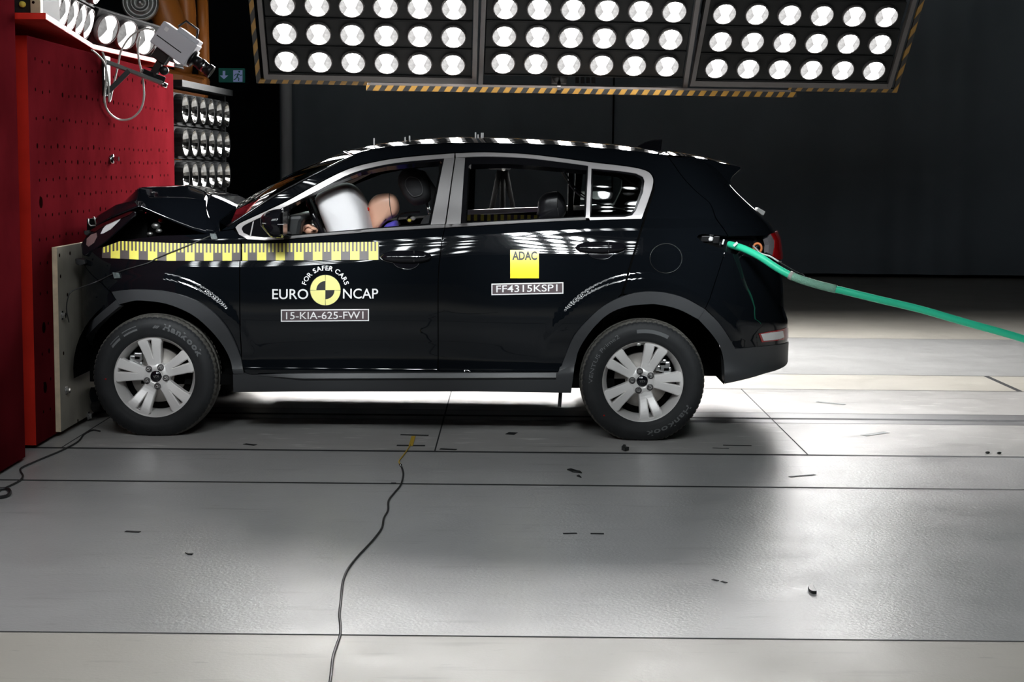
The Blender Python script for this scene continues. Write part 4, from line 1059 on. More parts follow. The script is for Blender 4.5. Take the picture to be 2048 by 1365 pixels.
# ---- yellow and black ruler tape along fender and door
def ruler(name, x_start, x0, x1, parent, top, bot):
    P = 37.25; V, F, M = [], [], []
    n0 = int(math.floor((x0 - x_start) / P)) - 1; n1 = int(math.ceil((x1 - x_start) / P)) + 1
    def quad(a, b, fa, fb, mi):
        a, b = max(a, x0), min(b, x1)
        if b - a < .3: return
        yy = lambda x, f: top(x) + (bot(x) - top(x)) * f
        i = len(V); V.extend([(a, yy(a, fa)), (b, yy(b, fa)), (b, yy(b, fb)), (a, yy(a, fb))]); F.append([i + 3, i + 2, i + 1, i]); M.append(mi)
    for n in range(n0, n1 + 1):
        s = x_start + n * P
        for k in range(10): quad(s + P * k / 10, s + P * (k + 1) / 10, 0, .52, 1 if k % 2 == 0 else 0)
        for k in range(2):
            for q in range(3): quad(s + P * (k / 2 + q / 6), s + P * (k / 2 + (q + 1) / 6), .52, 1, 1 if k == 0 else 0)
    m = MB(); Pn = [onside(x, y, .003) for x, y in V]
    for f, mi in zip(F, M):
        m.add([Pn[i] for i in f], [(0, 1, 2, 3)], mi)
    return m.build(name, [MAT['tapeblack'], MAT['yellow']], parent)
li = lambda xs, ys: (lambda x: float(np.interp(x, xs, ys)))
ruler('ruler_tape', 221.4, 204, 481, near_fen, li([204, 206, 241, 332, 442, 482], [498, 495, 482.3, 486, 488.5, 488]), li([203, 332, 465, 482], [516, 522, 522, 521]))
ruler('ruler_tape', 514 - 37.25, 484.5, 758, near_fd, li([484, 758], [488, 484]), li([484, 758], [521.5, 519.8]))

# ---- door handles
def handle(cx, cy, wx, wy, parent):
    m = MB(); n = 24; rws = []
    for i in range(n + 1):
        u = -1 + 2 * i / n; h = wy * (1 - abs(u) ** 2.6) ** .5 + .4; ring = []
        o_ = .030 * (1 - abs(u) ** 4) ** .5
        for k in range(13):
            a = PI * k / 12
            ring.append(onside(cx + wx * u, cy - h * math.cos(a), .001 + (o_ + .006) * math.sin(a)))
        rws.append(ring)
    m.grid(rws); o = m.build('door_handle', MAT['mirrorblack'], parent)
    V = [(cx, cy + wy * .2)]; F = []
    for k in range(33):
        a = 2 * PI * k / 32; y = cy + wy * 1.05 * math.sin(a)
        V.append((cx + (wx + 2.5) * math.cos(a), cy - (wy + 1.8) * math.sin(a) + .8))
        if k: F.append([0, k, k + 1])
    decal('handle_recess_edge', V, F, MAT['paint'], o, .002)
    cup = [(cx - wx * .62, cy), (cx - wx * .50, cy + wy * 1.05), (cx - wx * .36, cy + wy * 1.6), (cx - wx * .1, cy + wy * 1.95), (cx + wx * .2, cy + wy * 1.95), (cx + wx * .38, cy + wy * 1.6), (cx + wx * .5, cy + wy * 1.05), (cx + wx * .6, cy)]
    cups = sm(cup); side_panel('handle_cup', cups, MAT['mirrorblack'], o, off=.003, flange=.002, h=.02, both=False)
    MB().tube([onside(x, y, .003) for x, y in cups], .0022, 6).build('handle_cup_edge', MAT['paint'], o)
    MB().tube([onside(cx + (wx + 1) * math.cos(a), cy - (wy + 1.2) * math.sin(a), .002) for a in np.linspace(PI * 1.0, PI * 1.33, 9)], .0016, 6).build('handle_trim', MAT['chrome'], o)
    a = onside(cx + wx * .30, cy - wy, .03); b = onside(cx + wx * .30, cy + wy * .8, .03)
    MB().bar(a, b, .004, .004, (0, 1, 0)).build('lock_split', MAT['matte'], o)
handle(812.5, 514, 51.5, 12.5, near_fd)
handle(1201.5, 495.3, 51, 11.8, near_rd)

# ---- solids pillowed from a side outline
def pillow(outline, Y, H, q=.6, center=None, n=10, mat_of=None):
    """closed side outline (photo measure at depth Y) swelled to half width H across the car"""
    P = [onY(x, y, Y) for x, y in outline]; k = len(P)
    c = onY(*center, Y) if center else sum(P, Vector()) / k
    rws = []
    for i in range(n + 1):
        a = -PI / 2 + PI * i / n; s = max(0.0, math.cos(a)) ** q
        rws.append([Vector((c.x + (p.x - c.x) * s, Y + H * math.sin(a), c.z + (p.z - c.z) * s)) for p in P + [P[0]]])
    return rws, c
def add_pillow(m, rws, mi=0, cols=None):
    k = len(rws[0]) - 1
    for j in (range(k) if cols is None else cols):
        m.grid([[r[j], r[j + 1]] for r in rws], mi)
    return m

# ---- door mirror
ol = sm([(521, 444), (523, 433), (533, 424.5), (548, 419.5), (562, 418), (568, 420), (569, 447), (568, 474), (556, 477), (543, 475), (531, 463), (522, 452)], 4)
rws, c = pillow(ol, 8.535, .105, .75, (558, 447), 14)
mi_ = add_pillow(MB(), rws).build('side_mirror', MAT['mirrorblack'], car)
a = onside(572, 470, -.01); MB().bar(a, (a.x - .03, 8.60, a.z + .015), .07, .035).build('mirror_foot', MAT['mirrorblack'], mi_, bevel=.008)
bnd = [Vector((onY(x, y, 8.43).x, yy, onY(x, y, 8.43).z)) for (x, y), yy in zip(sm([(523, 447), (535, 448), (552, 449), (568, 449)], 4), np.linspace(8.45, 8.428, 13))]
MB().tube(bnd, .0025, 6).build('mirror_trim', MAT['chrome'], mi_)
MB().box(onY(569.3, 447, 8.53).x, onY(570.3, 447, 8.53).x, 8.455, 8.615, onY(569, 470, 8.53).z, onY(569, 424, 8.53).z).build('mirror_glass', MAT['steel'], mi_, bevel=.0004)
rws, c = pillow([(x, 2 * 447 - y if False else y) for x, y in ol], 8.535, .105, .75, (558, 447), 14)
far = [[Vector((p.x, 2 * YC0 - p.y, p.z)) for p in reversed(r)] for r in rws]
add_pillow(MB(), far).build('side_mirror', MAT['mirrorblack'], car)

# ---- wires taped to the fender
wp = [(431, 466, .004), (423, 471, .004), (380, 489.5, .008), (317, 515, .008), (297.6, 525.7, .005), (260, 537, .004), (225, 548.6, .004), (204, 559, .006)]
pts = [onside(x, y, o_) for x, y, o_ in wp] + [onY(x, y, Y) for x, y, Y in ((185, 567, 8.72), (160, 576, 8.66), (141, 585, 8.62), (135, 600, 8.62), (133, 620, 8.63), (138, 645, 8.66))]
tag(MB().tube(smooth_line(pts, 6), .0035, 6).build('thin_cable', MAT['cableblack']), 'thin black cable taped across the front fender and dangling by the plywood', 'cable')
for (x, y) in ((232, 551), (427, 473)):
    q = [(x - 7, y - 6), (x + 5, y - 5), (x + 8, y + 5), (x - 4, y + 6)]
    side_panel('tape_patch', q, MAT['greysticker'], near_fen, off=.009, flange=.006, h=.02, both=False)
# ---- wheels
def wheel(name, cx, s, rot, text, lab, ta):
    """s = 1: near side. ta: where the tyre lettering starts (degrees)"""
    cy = YC0 - s * .80; cz = .325
    w = empty(name, (cx, cy, cz), car); w['label'] = lab
    ax = Vector((0, -s, 0))
    C = Vector((cx, cy, cz))
    prof = [(.222, -.095), (.232, -.105), (.26, -.113), (.29, -.116), (.315, -.108), (.332, -.092), (.340, -.072), (.343, -.04), (.338, -.038), (.338, -.030), (.344, -.028), (.344, .028), (.338, .030), (.338, .038), (.343, .04),
            (.340, .072), (.332, .092), (.322, .103), (.318, .1045), (.306, .112), (.29, .116), (.262, .1135), (.26, .1125), (.245, .110), (.232, .105), (.222, .095)]
    def groove(k, j, r):
        if k % 4 == 3 and j in (4, 5, 6, 7, 14, 15, 16, 17): return r - (.006 if j in (6, 7, 14, 15) else .004)
        return r
    m = MB().lathe(prof, C, ax, 280, mod=groove)
    zmin = .0
    m.v = [(x, y, z if z > zmin + .004 else zmin + (z - zmin) * .02 + .004) for x, y, z in m.v]
    ty = m.build('tyre', [MAT['tyre'], MAT['tread']], w)
    for p in ty.data.polygons:
        c = p.center; rr = math.hypot(c.x, c.z)
        if rr > .327: p.material_index = 1
    x_, z_ = Vector((s, 0, 0)), Vector((0, 0, 1))
    def L(u, v, d): return C + x_ * u + z_ * v + ax * d
    # rim barrel with outer lip
    rim = MB().lathe([(.205, -.10), (.19, -.05), (.195, .02), (.208, .055), (.2155, .078), (.220, .090), (.2245, .0965), (.2295, .0975), (.233, .094), (.2335, .088), (.225, .07), (.222, -.1)], C, ax, 96)
    # five split spokes
    def dish(r): return .052 + .030 * sstep(.06, .215, r)
    def spoke(a0):
        a0 = math.radians(a0); ca, sa = math.cos(a0), math.sin(a0)
        out = [(.030, -.026), (.066, -.031), (.10, -.037), (.17, -.053), (.196, -.0625), (.2175, -.056), (.2195, -.028), (.2205, 0), (.2195, .028), (.2175, .056), (.196, .0625), (.17, .053), (.10, .037), (.066, .031), (.030, .026)]
        hole = [(.096, 0), (.104, -.0035), (.15, -.0085), (.205, -.0155), (.2085, -.011), (.2090, .011), (.205, .0155), (.15, .0085), (.104, .0035)]
        V, F, be = cdt(out, [hole], .016)
        def pos(p, d): return L(p[0] * ca - p[1] * sa, p[0] * sa + p[1] * ca, d)
        def top(p):
            ed = 0.0
            return dish(p[0]) + .004 * (1 - (abs(p[1]) / .07)) + ed
        P = [pos(p, top(p)) for p in V]
        fs = [f if s > 0 else list(reversed(f)) for f in F]
        rim.add(P, fs, 0, False)
        cenp = np.array([.15, 0])
        for i, j in be:
            a, b = V[i], V[j]
            tdir = np.array([b[0] - a[0], b[1] - a[1]]); nn = np.array([tdir[1], -tdir[0]]); nn = nn / (np.linalg.norm(nn) + 1e-9)
            a1, b1 = a + nn * .005, b + nn * .005
            q = [pos(a, top(a)), pos(a1, top(a) - .006), pos(b1, top(b) - .006), pos(b, top(b))]
            q2 = [pos(a1, top(a) - .006), pos(a + nn * .006, top(a) - .045), pos(b + nn * .006, top(b) - .045), pos(b1, top(b) - .006)]
            for qq in (q, q2): rim.add(qq, [(0, 1, 2, 3) if s > 0 else (3, 2, 1, 0)])
    for k in range(5): spoke(rot + 72 * k)
    rim.lathe([(.0, .050), (.034, .050), (.036, .056), (.042, .057), (.072, .055), (.076, .047), (.078, .0)], C, ax, 40)
    for k in range(5):
        a = math.radians(rot + 36 + 72 * k); rim.lathe([(.0, .0005), (.0165, .0005), (.0185, .0015), (.0195, -.004)], L(.055 * math.cos(a), .055 * math.sin(a), .0572), ax, 16, 1)
    rim.build('rim', [MAT['alloy'], MAT['frame']], w, weld=False)
    MB().lathe([(.0, .062), (.028, .061), (.031, .057), (.032, .05)], C, ax, 32).build('centre_cap', MAT['mirrorblack'], w)
    V, F = text_mesh('KIA', .01); lo, hi = V.min(0), V.max(0)
    V = (V - (lo + hi) / 2) / (hi[0] - lo[0]) * .030
    ra = math.radians(rot + (162 if s > 0 and text == 'front' else 184))
    P = [L(v[0] * math.cos(ra) - v[1] * math.sin(ra), v[0] * math.sin(ra) + v[1] * math.cos(ra), .0632) for v in V]
    MB().add(P, F if s > 0 else [list(reversed(f)) for f in F]).build('cap_lettering', MAT['silverdull'], w, weld=False)
    for k in range(5):
        a = math.radians(rot + 36 + 72 * k - 36 + 36); p = L(.055 * math.cos(a), .055 * math.sin(a), .0555)
        MB().lathe([(.015, -.004), (.015, .002), (.0115, .006), (.0095, .018), (.006, .022), (.0, .023)], p, ax, 6, smooth=False).build('wheel_nut', MAT['steel'], w)
    MB().lathe([(.0, .012), (.085, .012), (.09, .0), (.150, .0), (.152, -.025), (.0, -.025)], C, ax, 48).build('brake_disc', MAT['disc'], w)
    a = math.radians(145 if text == 'front' else 32)
    m = MB()
    for da, rr, sx in ((0, .145, .032), (.16, .150, .022), (-.18, .148, .024), (.08, .115, .018)):
        p = L(rr * math.cos(a + da), rr * math.sin(a + da), .012)
        m.obox(p, x_ * sx, z_ * sx * .9, ax * .018)
    m.build('brake_caliper', MAT['caliper'], w, bevel=.007)
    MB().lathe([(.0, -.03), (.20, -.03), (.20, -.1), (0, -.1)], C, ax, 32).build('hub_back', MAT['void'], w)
    a = math.radians(rot + (-152 + 8 if text == 'front' else 100)); p = L(.205 * math.cos(a), .205 * math.sin(a), .075)
    MB().obox(p, x_ * .011, z_ * .006, ax * .005).build('balance_weight', MAT['steel'], w, bevel=.002)
    # raised lettering on the sidewall
    if s > 0:
        def ring_text(txt, r, a0, a1, cap, mat, bold=.02):
            V, F = arc_text(txt, r, a0, a1, cap, (0, 0), bold)
            def dd(rr): return float(np.interp(rr, [.245, .262, .29, .306, .318, .33], [.110, .1135, .116, .112, .1045, .094])) + .0012
            P = [L(v[0], -v[1], dd(math.hypot(*v))) for v in V]
            fs = []
            for f in F:
                q = (P[f[1]] - P[f[0]]).cross(P[f[2]] - P[f[0]]); fs.append(f if q.y < 0 else list(reversed(f)))
            MB().add(P, fs).build('tyre_lettering', mat, w, weld=False)
        def ring_flash(a0, a1, r0, r1, lean):
            A = np.radians(np.linspace(a0, a1, 12)); V = []
            dd = lambda rr: float(np.interp(rr, [.245, .262, .29, .306, .318, .33], [.110, .1135, .116, .112, .1045, .094])) + .001
            P = [L(r1 * math.cos(a), r1 * math.sin(a), dd(r1)) for a in A] + [L(r0 * math.cos(a + lean), r0 * math.sin(a + lean), dd(r0)) for a in A]
            MB().add(P, [(i + 1, i, 12 + i, 13 + i) for i in range(11)]).build('tyre_flash', MAT['tyretext'], w)
        if text == 'front':
            ring_text('Hankook', .270, 79, 25, .033, MAT['tyretext'], .05)
            V = MB()
            for dx in (-.010, 0, .010):
                a = math.radians(85) - dx / .285; p = L(.288 * math.cos(a), .288 * math.sin(a), .1165); q = L(.272 * math.cos(a + .05), .272 * math.sin(a + .05), .1165)
                V.bar(p, q, .006, .002, (0, 1, 0))
            V.build('tyre_emblem', MAT['tyretext'], w)
            ring_flash(108, 125, .272, .298, .0); ring_flash(129, 142, .272, .296, .03)
        else:
            ring_text('VENTUS Prime2', .276, 182, 118, .022, MAT['tyretext'], .0)
            ring_text('Hankook', .270, -26, -86, .030, MAT['tyretext'])
            ring_flash(62, 98, .272, .292, .0)
        p = L(-.262 if text == 'front' else -.21, -.01 if text == 'front' else -.185, .1155); MB().lathe([(0, .001), (.005, .001), (.005, -.002)], p, ax, 12).build('red_dot', MAT['redlamp'], w)
    return w
wheel('wheel', WF[0], 1, 26, 'front', 'silver five-spoke front wheel standing against the plywood', 79)
wheel('wheel', WR[0], 1, -3, 'rear', 'silver five-spoke rear wheel', 180)
wheel('wheel', WF[0] + .01, -1, 10, 'front', 'front wheel on the far side', 79)
wheel('wheel', WR[0], -1, 40, 'rear', 'rear wheel on the far side', 79)

# ---- interior
t = empty('dashboard', (-1.2, YC0, 1.0), car)
pl = [(573, 432), (600, 430.5), (610, 436), (603, 446), (598, 475), (590, 520), (520, 520), (540, 455), (560, 440)]
MB().prism([onY(x, y, 8.86) for x, y in pl], (0, 1.42, 0)).build('dash_top', MAT['dash'], t, bevel=.02)
m = MB(); rws, c = pillow(sm([(598, 440), (606, 436), (616, 440), (624, 452), (626, 466), (612, 470), (600, 468)], 3), 9.16, .17, .5); add_pillow(m, rws).build('instrument_hood', MAT['dash'], t)
MB().tube([onY(622, 446, 9.0), onY(628, 452, 9.0), onY(630, 462, 9.02), onY(640, 466, 9.05)], .008, 8).build('control_stalk', MAT['steel'], t)
MB().box(-1.30, -1.16, 9.0, 9.35, .85, 1.02).build('steering_column', MAT['dash'], t)
# pale far pillar lining seen through the windscreen corner
for s in (-1, 1):
    A = [onside(x, y, -.06) for x, y in ((560, 430), (640, 380), (700, 350), (704, 345), (640, 370), (556, 416))]
    if s > 0: A = [Vector((p.x, 2 * YC0 - p.y, p.z)) for p in A]
    MB().prism(A, (0, .012, 0)).build('pillar_lining', MAT['headliner'], car)
w = empty('steering_wheel', onY(628, 436, 9.2), car)
sc = onY(640, 440, 9.2); axs = Vector((.90, 0, .42)).normalized(); e1 = Vector((0, 1, 0)); e2 = axs.cross(e1)
MB().tube([sc + (e1 * math.cos(a) + e2 * math.sin(a)) * .185 for a in np.linspace(0, 2 * PI, 41)], .016, 10, caps=False).build('steering_wheel_rim', MAT['mirrorblack'], w)
m = MB()
for a in (PI * .5, PI * 1.15, PI * 1.85): m.bar(sc, sc + (e1 * math.cos(a) + e2 * math.sin(a)) * .18, .03, .015, axs)
m.build('wheel_spokes', MAT['dash'], w)
ab = sm([(632, 397), (640, 384), (660, 374), (683, 366.5), (697, 366), (712, 374), (726, 392), (737, 415), (745, 445), (752, 480), (750, 515), (735, 545), (705, 548), (678, 515), (657, 462), (644, 430)], 4)
rws, c = pillow(ab, 9.2, .30, .42, None, 16)
o = add_pillow(MB(), rws).build('airbag', MAT['airbag'], car)
p = onY(651, 411, 8.93); MB().lathe([(0, .0), (.014, 0)], (p.x, 8.935, p.z), (-.15, -1, 0), 16).build('vent_hole', MAT['greylens'], o)
# seats
def seat(yc, headrest=True, name='front_seat'):
    t = empty(name, (-.3, yc, .3), car)
    pl = [(838, 470), (842, 446), (850, 434), (862, 429), (876, 434), (886, 450), (900, 520), (905, 600), (880, 615), (855, 600), (845, 540)]
    rws, c = pillow(sm(pl, 3), yc, .25, .35, None, 10); add_pillow(MB(), rws).build('backrest', MAT['seat'], t)
    MB().box(-.95, -.38, yc - .25, yc + .25, .40, .58).build('seat_cushion', MAT['seat'], t, bevel=.05)
    hr = sm([(796, 367), (797.7, 352), (804, 342), (814, 335.4), (830, 337), (848, 345), (860, 366), (864, 388), (861, 400), (853, 407), (832, 411.5), (820, 406), (806, 389)], 4)
    rws, c = pillow(hr, yc, .14, .45, None, 12); h = add_pillow(MB(), rws).build('headrest', MAT['seat'], t)
    k = [rws[1][i] * .0 + (rws[1][i] - c) * .93 + c for i in range(len(rws[1]))]
    k = [Vector((p.x, rws[1][0].y - .006, p.z)) for p in k]
    MB().tube(k, .0022, 5, caps=False).build('piping', MAT['stitch'], h)
    MB().tube([onY(853, 404, yc), onY(862, 440, yc)], .009, 8).build('headrest_stem', MAT['steel'], h)
    MB().prism([onY(x, y, yc - .05) for x, y in ((830, 339), (848, 342), (874, 382), (868, 400), (855, 395))], (0, .1, 0)).build('headrest_back', MAT['matte'], h, bevel=.01)
seat(9.24); seat(9.93)
t = empty('rear_bench', (.45, YC0, .4), car)
MB().box(.05, .5, YC0 - .65, YC0 + .65, .42, .6).build('bench_cushion', MAT['seat'], t, bevel=.05)
MB().obox((.62, YC0, .82), (.08, 0, .02), (0, .65, 0), (.07, 0, .28)).build('bench_backrest', MAT['seat'], t, bevel=.04)
MB().box(onY(1136, 380, 10.3).x, onY(1147, 380, 10.3).x, 10.27, 10.31, .9, 1.5).build('belt_strap', MAT['matte'], car)
# ruler tape and a sill made white for the light on it, inside the far doors
m = MB()
zb0, zb1 = onY(1000, 442, 10.35).z, onY(1000, 429.5, 10.35).z
x = onY(928, 430, 10.35).x; k = 0
while x < onY(1080, 430, 10.35).x:
    m.box(x, x + .0215, 10.335, 10.337, zb0, zb1, k % 2); x += .0215; k += 1
m.build('ruler_tape', [MAT['tapeblack'], MAT['yellow']], car)
for s, Y in ((-1, 10.352),):
    a, b = onY(930, 425, Y), onY(1200, 414, Y)
    MB().bar(a, b, .05, .03).build('far_window_sill', MAT['white'], car)
a, b = onY(570, 469, 10.1), onY(640, 467, 10.1); MB().bar(a, b, .05, .02).build('far_window_sill', MAT['white'], car)
# wires inside
MB().tube(smooth_line([onY(x, y, 9.6) for x, y in ((1116, 330), (1130, 355), (1146, 378), (1166, 395), (1200, 410), (1250, 418))], 5), .006, 6).build('interior_cable', MAT['cablewhite'], car)
MB().tube(smooth_line([onY(x, y, 9.55) for x, y in ((1121, 330), (1133, 350), (1150, 375), (1170, 392), (1202, 405))], 5), .005, 6).build('interior_cable', MAT['cableblack'], car)
p = onY(820, 440, 9.4); m = MB(); m.lathe([(.0, 0), (.022, 0), (.022, .02), (0, .02)], p, (.3, -1, .3), 16); m.build('belt_reel', MAT['blackmetal'], car)
MB().ell(onY(826, 437, 9.36), .016, .012, .012, 10, 6).build('connector', MAT['white'], car); MB().ell(onY(819, 441, 9.35), .012, .01, .01, 10, 6).build('connector', MAT['yellow'], car)
m = MB(); m.tube(smooth_line([onY(x, y, 9.45) for x, y in ((800, 450), (795, 440), (800, 430), (815, 426), (840, 424))], 5), .006, 6); m.build('sensor_wire', MAT['cableblack'], car)

# ------------------------------------------------------------------ crash test dummies
def dummy(label, hd, center, Y, H, skin, shirt, seam, dot, nk, sh, hip, kn, ft, hand=None):
    t = thing('crash_test_dummy', label, 'crash test dummy', (hip.x, Y, hip.z))
    # continuous body grown over a skeleton
    me = bpy.data.meshes.new('body')
    V = [hip, hip * .5 + sh * .5, sh, nk]; E = [(0, 1), (1, 2), (2, 3)]; R = [(.13, .15), (.12, .15), (.11, .16), (.055, .055)]
    for s in (-1, 1):
        o_ = Vector((0, s, 0)); b = len(V)
        V += [sh + o_ * .19 + Vector((0, 0, -.02)), sh * .55 + hand * .45 + o_ * .22 + Vector((.02, 0, -.12)), hand + o_ * .16]
        E += [(2, b), (b, b + 1), (b + 1, b + 2)]; R += [(.06, .06), (.045, .045), (.03, .03)]
        b = len(V); V += [hip + o_ * .1, kn + o_ * .13, ft + o_ * .13, ft + o_ * .13 + Vector((-.18, 0, -.03))]
        E += [(0, b), (b, b + 1), (b + 1, b + 2), (b + 2, b + 3)]; R += [(.085, .085), (.06, .06), (.045, .045), (.04, .03)]
    me.from_pydata([tuple(v) for v in V], E, []); me.materials.append(skin)
    sk = me.skin_vertices[0].data if me.skin_vertices else None
    o = link('body', me, t)
    md = o.modifiers.new('skin', 'SKIN'); md.use_smooth_shade = True
    for i, r in enumerate(R): o.data.skin_vertices[0].data[i].radius = r
    o.data.skin_vertices[0].data[0].use_root = True
    su = o.modifiers.new('subdivision', 'SUBSURF'); su.levels = 2; su.render_levels = 2
    rws, c = pillow(hd, Y, H, .45, center, 14)
    pts = hd; k = len(pts)
    right = [j for j in range(k) if (pts[j][0] + pts[(j + 1) % k][0]) / 2 > np.interp((pts[j][1] + pts[(j + 1) % k][1]) / 2, [seam[0][1], seam[1][1]], [seam[0][0], seam[1][0]])]
    left = [j for j in range(k) if j not in right]
    h = add_pillow(MB(), rws, cols=left).build('head', skin, t)
    add_pillow(MB(), rws, cols=right).build('skull_cap', skin, h)
    sl = []
    for j in (right[0], (right[-1] + 1) % k):
        MB().tube([r[j] for r in rws], .0022, 5).build('skull_cap_joint', MAT['ink'], h)
    if dot:
        p = onY(*dot, Y - H * .86); MB().lathe([(0, .0), (.0075, .0), (.0075, -.03)], (p.x, Y - H * .86, p.z), (0, -1, 0), 14).build('target_hole', MAT['ink'], h)
    # shirt over shoulders and chest
    rr = []
    for i in range(9):
        f = i / 8; c_ = hip * (1 - f) + (sh * .75 + nk * .25) * f; wx = .16 - .05 * f ** 3; wy = .21 + .06 * math.sin(f * 2.4) - .17 * f ** 8
        d = (nk - hip).normalized(); e = d.cross(Vector((0, 1, 0)))
        rr.append([c_ + e * wx * math.cos(a) + Vector((0, wy * math.sin(a), 0)) for a in np.linspace(0, 2 * PI, 25)])
    so = MB().grid(rr).build('shirt', shirt, t)
    return t, h
hd = sm([(735.8, 414), (738, 405), (746, 394.6), (756, 389), (768, 387), (779.7, 387), (790, 391.5), (797, 404), (798.8, 419.5), (794, 430), (786, 436), (778, 441), (769, 447), (761, 456), (752, 462), (745, 459), (742, 450), (740, 438), (736.5, 428)], 3)
Yd = 9.2
neck = onY(775, 462, Yd); shd = onY(802, 512, Yd); hip = Vector((-.36, Yd, .66))
dm, dh = dummy('tan-headed crash test dummy in the driver seat with its face against the white airbag', hd, (782, 412), Yd, .078, MAT['skin'], MAT['shirt'], ((779.7, 387), (786, 435)), (770, 438.7), neck, shd, hip, Vector((-.88, Yd, .72)), Vector((-1.15, Yd, .36)), Vector((-1.10, Yd, 1.02)))
# blue shirt collar showing behind the jaw
cl = sm([(766, 458), (772, 449), (782, 444), (792, 441), (796, 446), (797, 458), (793, 470), (770, 470)], 3)
rws, c = pillow(cl, Yd, .10, .4, None, 8); add_pillow(MB(), rws).build('shirt_collar', MAT['shirt'], dm)
p = onY(736, 419, 9.15); MB().ell(p, .008, .02, .012, 10, 6).build('chin_paint_mark', MAT['redlight'], dh)
# hand on the wheel rim
m = MB(); hc = onY(622, 462, 9.0)
m.ell(hc, .040, .030, .022, 14, 10)
for k in range(4):
    q = hc + Vector((.01 - .002 * k, -.024 + .016 * k, .015)); m.tube(smooth_line([q, q + Vector((-.022, 0, .014)), q + Vector((-.046, 0, .004 - .002 * k)), q + Vector((-.052, 0, -.018))], 4), [.0085] * 9 + [.008] * 3 + [.006], 8)
q = hc + Vector((.02, -.02, 0)); m.tube(smooth_line([q, q + Vector((.01, -.03, .012)), q + Vector((-.012, -.045, .016))], 4), [.009] * 8 + [.007], 8)
m.build('hand', MAT['skin'], dm)
hd2 = sm([(1075, 408.5), (1078, 398), (1088, 388), (1101, 384), (1114, 382.8), (1120, 387), (1127, 395.6), (1132.5, 411), (1132.5, 424), (1127, 434), (1118, 443), (1095, 446), (1078, 440), (1076.7, 434), (1073, 429), (1075.5, 421)], 3)
Y2 = 9.25
dummy('dark-headed smaller crash test dummy on the rear seat behind the open window', hd2, (1114, 415), Y2, .078, MAT['darkvinyl'], MAT['seat'], ((1114.6, 383), (1116, 446)), None, onY(1108, 450, Y2), onY(1112, 485, Y2), onY(1130, 600, Y2), Vector((-.08, Y2, .70)), Vector((-.22, Y2, .42)), Vector((-.02, Y2, .80)))

# ------------------------------------------------------------------ camera tripod beyond the car
t = thing('tripod', 'black tripod with a small camera standing behind the car, seen through the rear window', 'tripod', onZ(1004, 560, 0.0))
Yt = 13.0
top = onY(1005, 342, Yt)
t.location = (top.x, Yt, 0)
for dx, dy in ((-.32, -.2), (.34, -.15), (.02, .35)):
    q = Vector((top.x + dx, Yt + dy, 0)); k = top * .45 + q * .55
    m = MB(); m.tube([top + Vector((dx * .08, dy * .08, 0)), k], .022, 8); m.tube([k, q], .015, 8); m.build('leg', MAT['void'], t)
MB().tube([top, top - Vector((0, 0, .5))], .02, 8).build('centre_column', MAT['void'], t)
p = onY(1001, 333, Yt); MB().box(p.x - .09, p.x + .08, Yt - .07, Yt + .07, p.z - .025, p.z + .04).build('camera_body', MAT['matte'], t, bevel=.008)
MB().ell(onY(1007, 338, Yt - .08), .018, .018, .018, 12, 8).build('pan_knob', MAT['silverdull'], t)

# ------------------------------------------------------------------ green hose and wires at the tail
hp = [(1452, 487, 8.80), (1468, 492, 8.72), (1488, 498, 8.66), (1520, 514, 8.6), (1555, 537, 8.56), (1592, 556, 8.52), (1640, 571, 8.48), (1690, 583, 8.45), (1760, 600, 8.42), (1840, 619, 8.4), (1930, 645, 8.38), (2050, 679, 8.36), (2250, 745, 8.3), (2450, 830, 8.25)]
pts = smooth_line([onY(*p) for p in hp], 6)
hz = MB().tube(pts, .0195, 14).build('umbilical_hose', MAT['green']); tag(hz, 'thick mint green umbilical hose trailing from the tail of the car', 'hose')
i0, i1 = 5 * 6 - 2, 7 * 6 - 1
m = MB().tube(pts[i0:i1], .0222, 14); m.build('braided_sleeve', MAT['mesh'], hz)
MB().tube([pts[i0], pts[i0 + 1]], .0235, 14).build('cable_tie', MAT['cablewhite'], hz)
e = onY(1469, 489, 8.7); MB().bar(onY(1467, 492, 8.66), onY(1475, 485, 8.66), .012, .008, (0, 1, 0)).build('white_tie_tail', MAT['white'], hz)
wl = [(1506, 492, 8.78), (1514, 500, 8.68), (1521, 507, 8.62), (1540, 513, 8.58), (1558, 524, 8.55)]
tag(MB().tube(smooth_line([onY(*p) for p in wl], 6), .0045, 6).build('white_cord', MAT['white']), 'short white cord running from the orange tow eye along the green hose', 'cord')
wl = [(1556, 523, 8.55), (1575, 534, 8.54), (1595, 545, 8.53), (1606, 549, 8.51), (1612, 557, 8.50)]
tag(MB().tube(smooth_line([onY(*p) for p in wl], 6), .003, 6).build('steel_wire', MAT['cableblack']), 'thin dark wire between the white cord and the braided sleeve', 'wire')
te = empty('tow_eye', onY(1515, 495, 8.85), car)
c = onY(1515, 496, 8.80); MB().tube([c + Vector((math.cos(a) * .022, math.sin(a) * .008, math.sin(a) * .024)) for a in np.linspace(0, 2 * PI, 25)], .0065, 8, caps=False).build('ring', MAT['orange'], te)
MB().tube([onY(1506, 500, 8.80), onY(1512, 503, 8.80)], .009, 8).build('shackle', MAT['orange'], te)
MB().tube([onY(1513, 499, 8.78), onY(1520, 508, 8.72)], .008, 8).build('thimble', MAT['silverdull'], te)

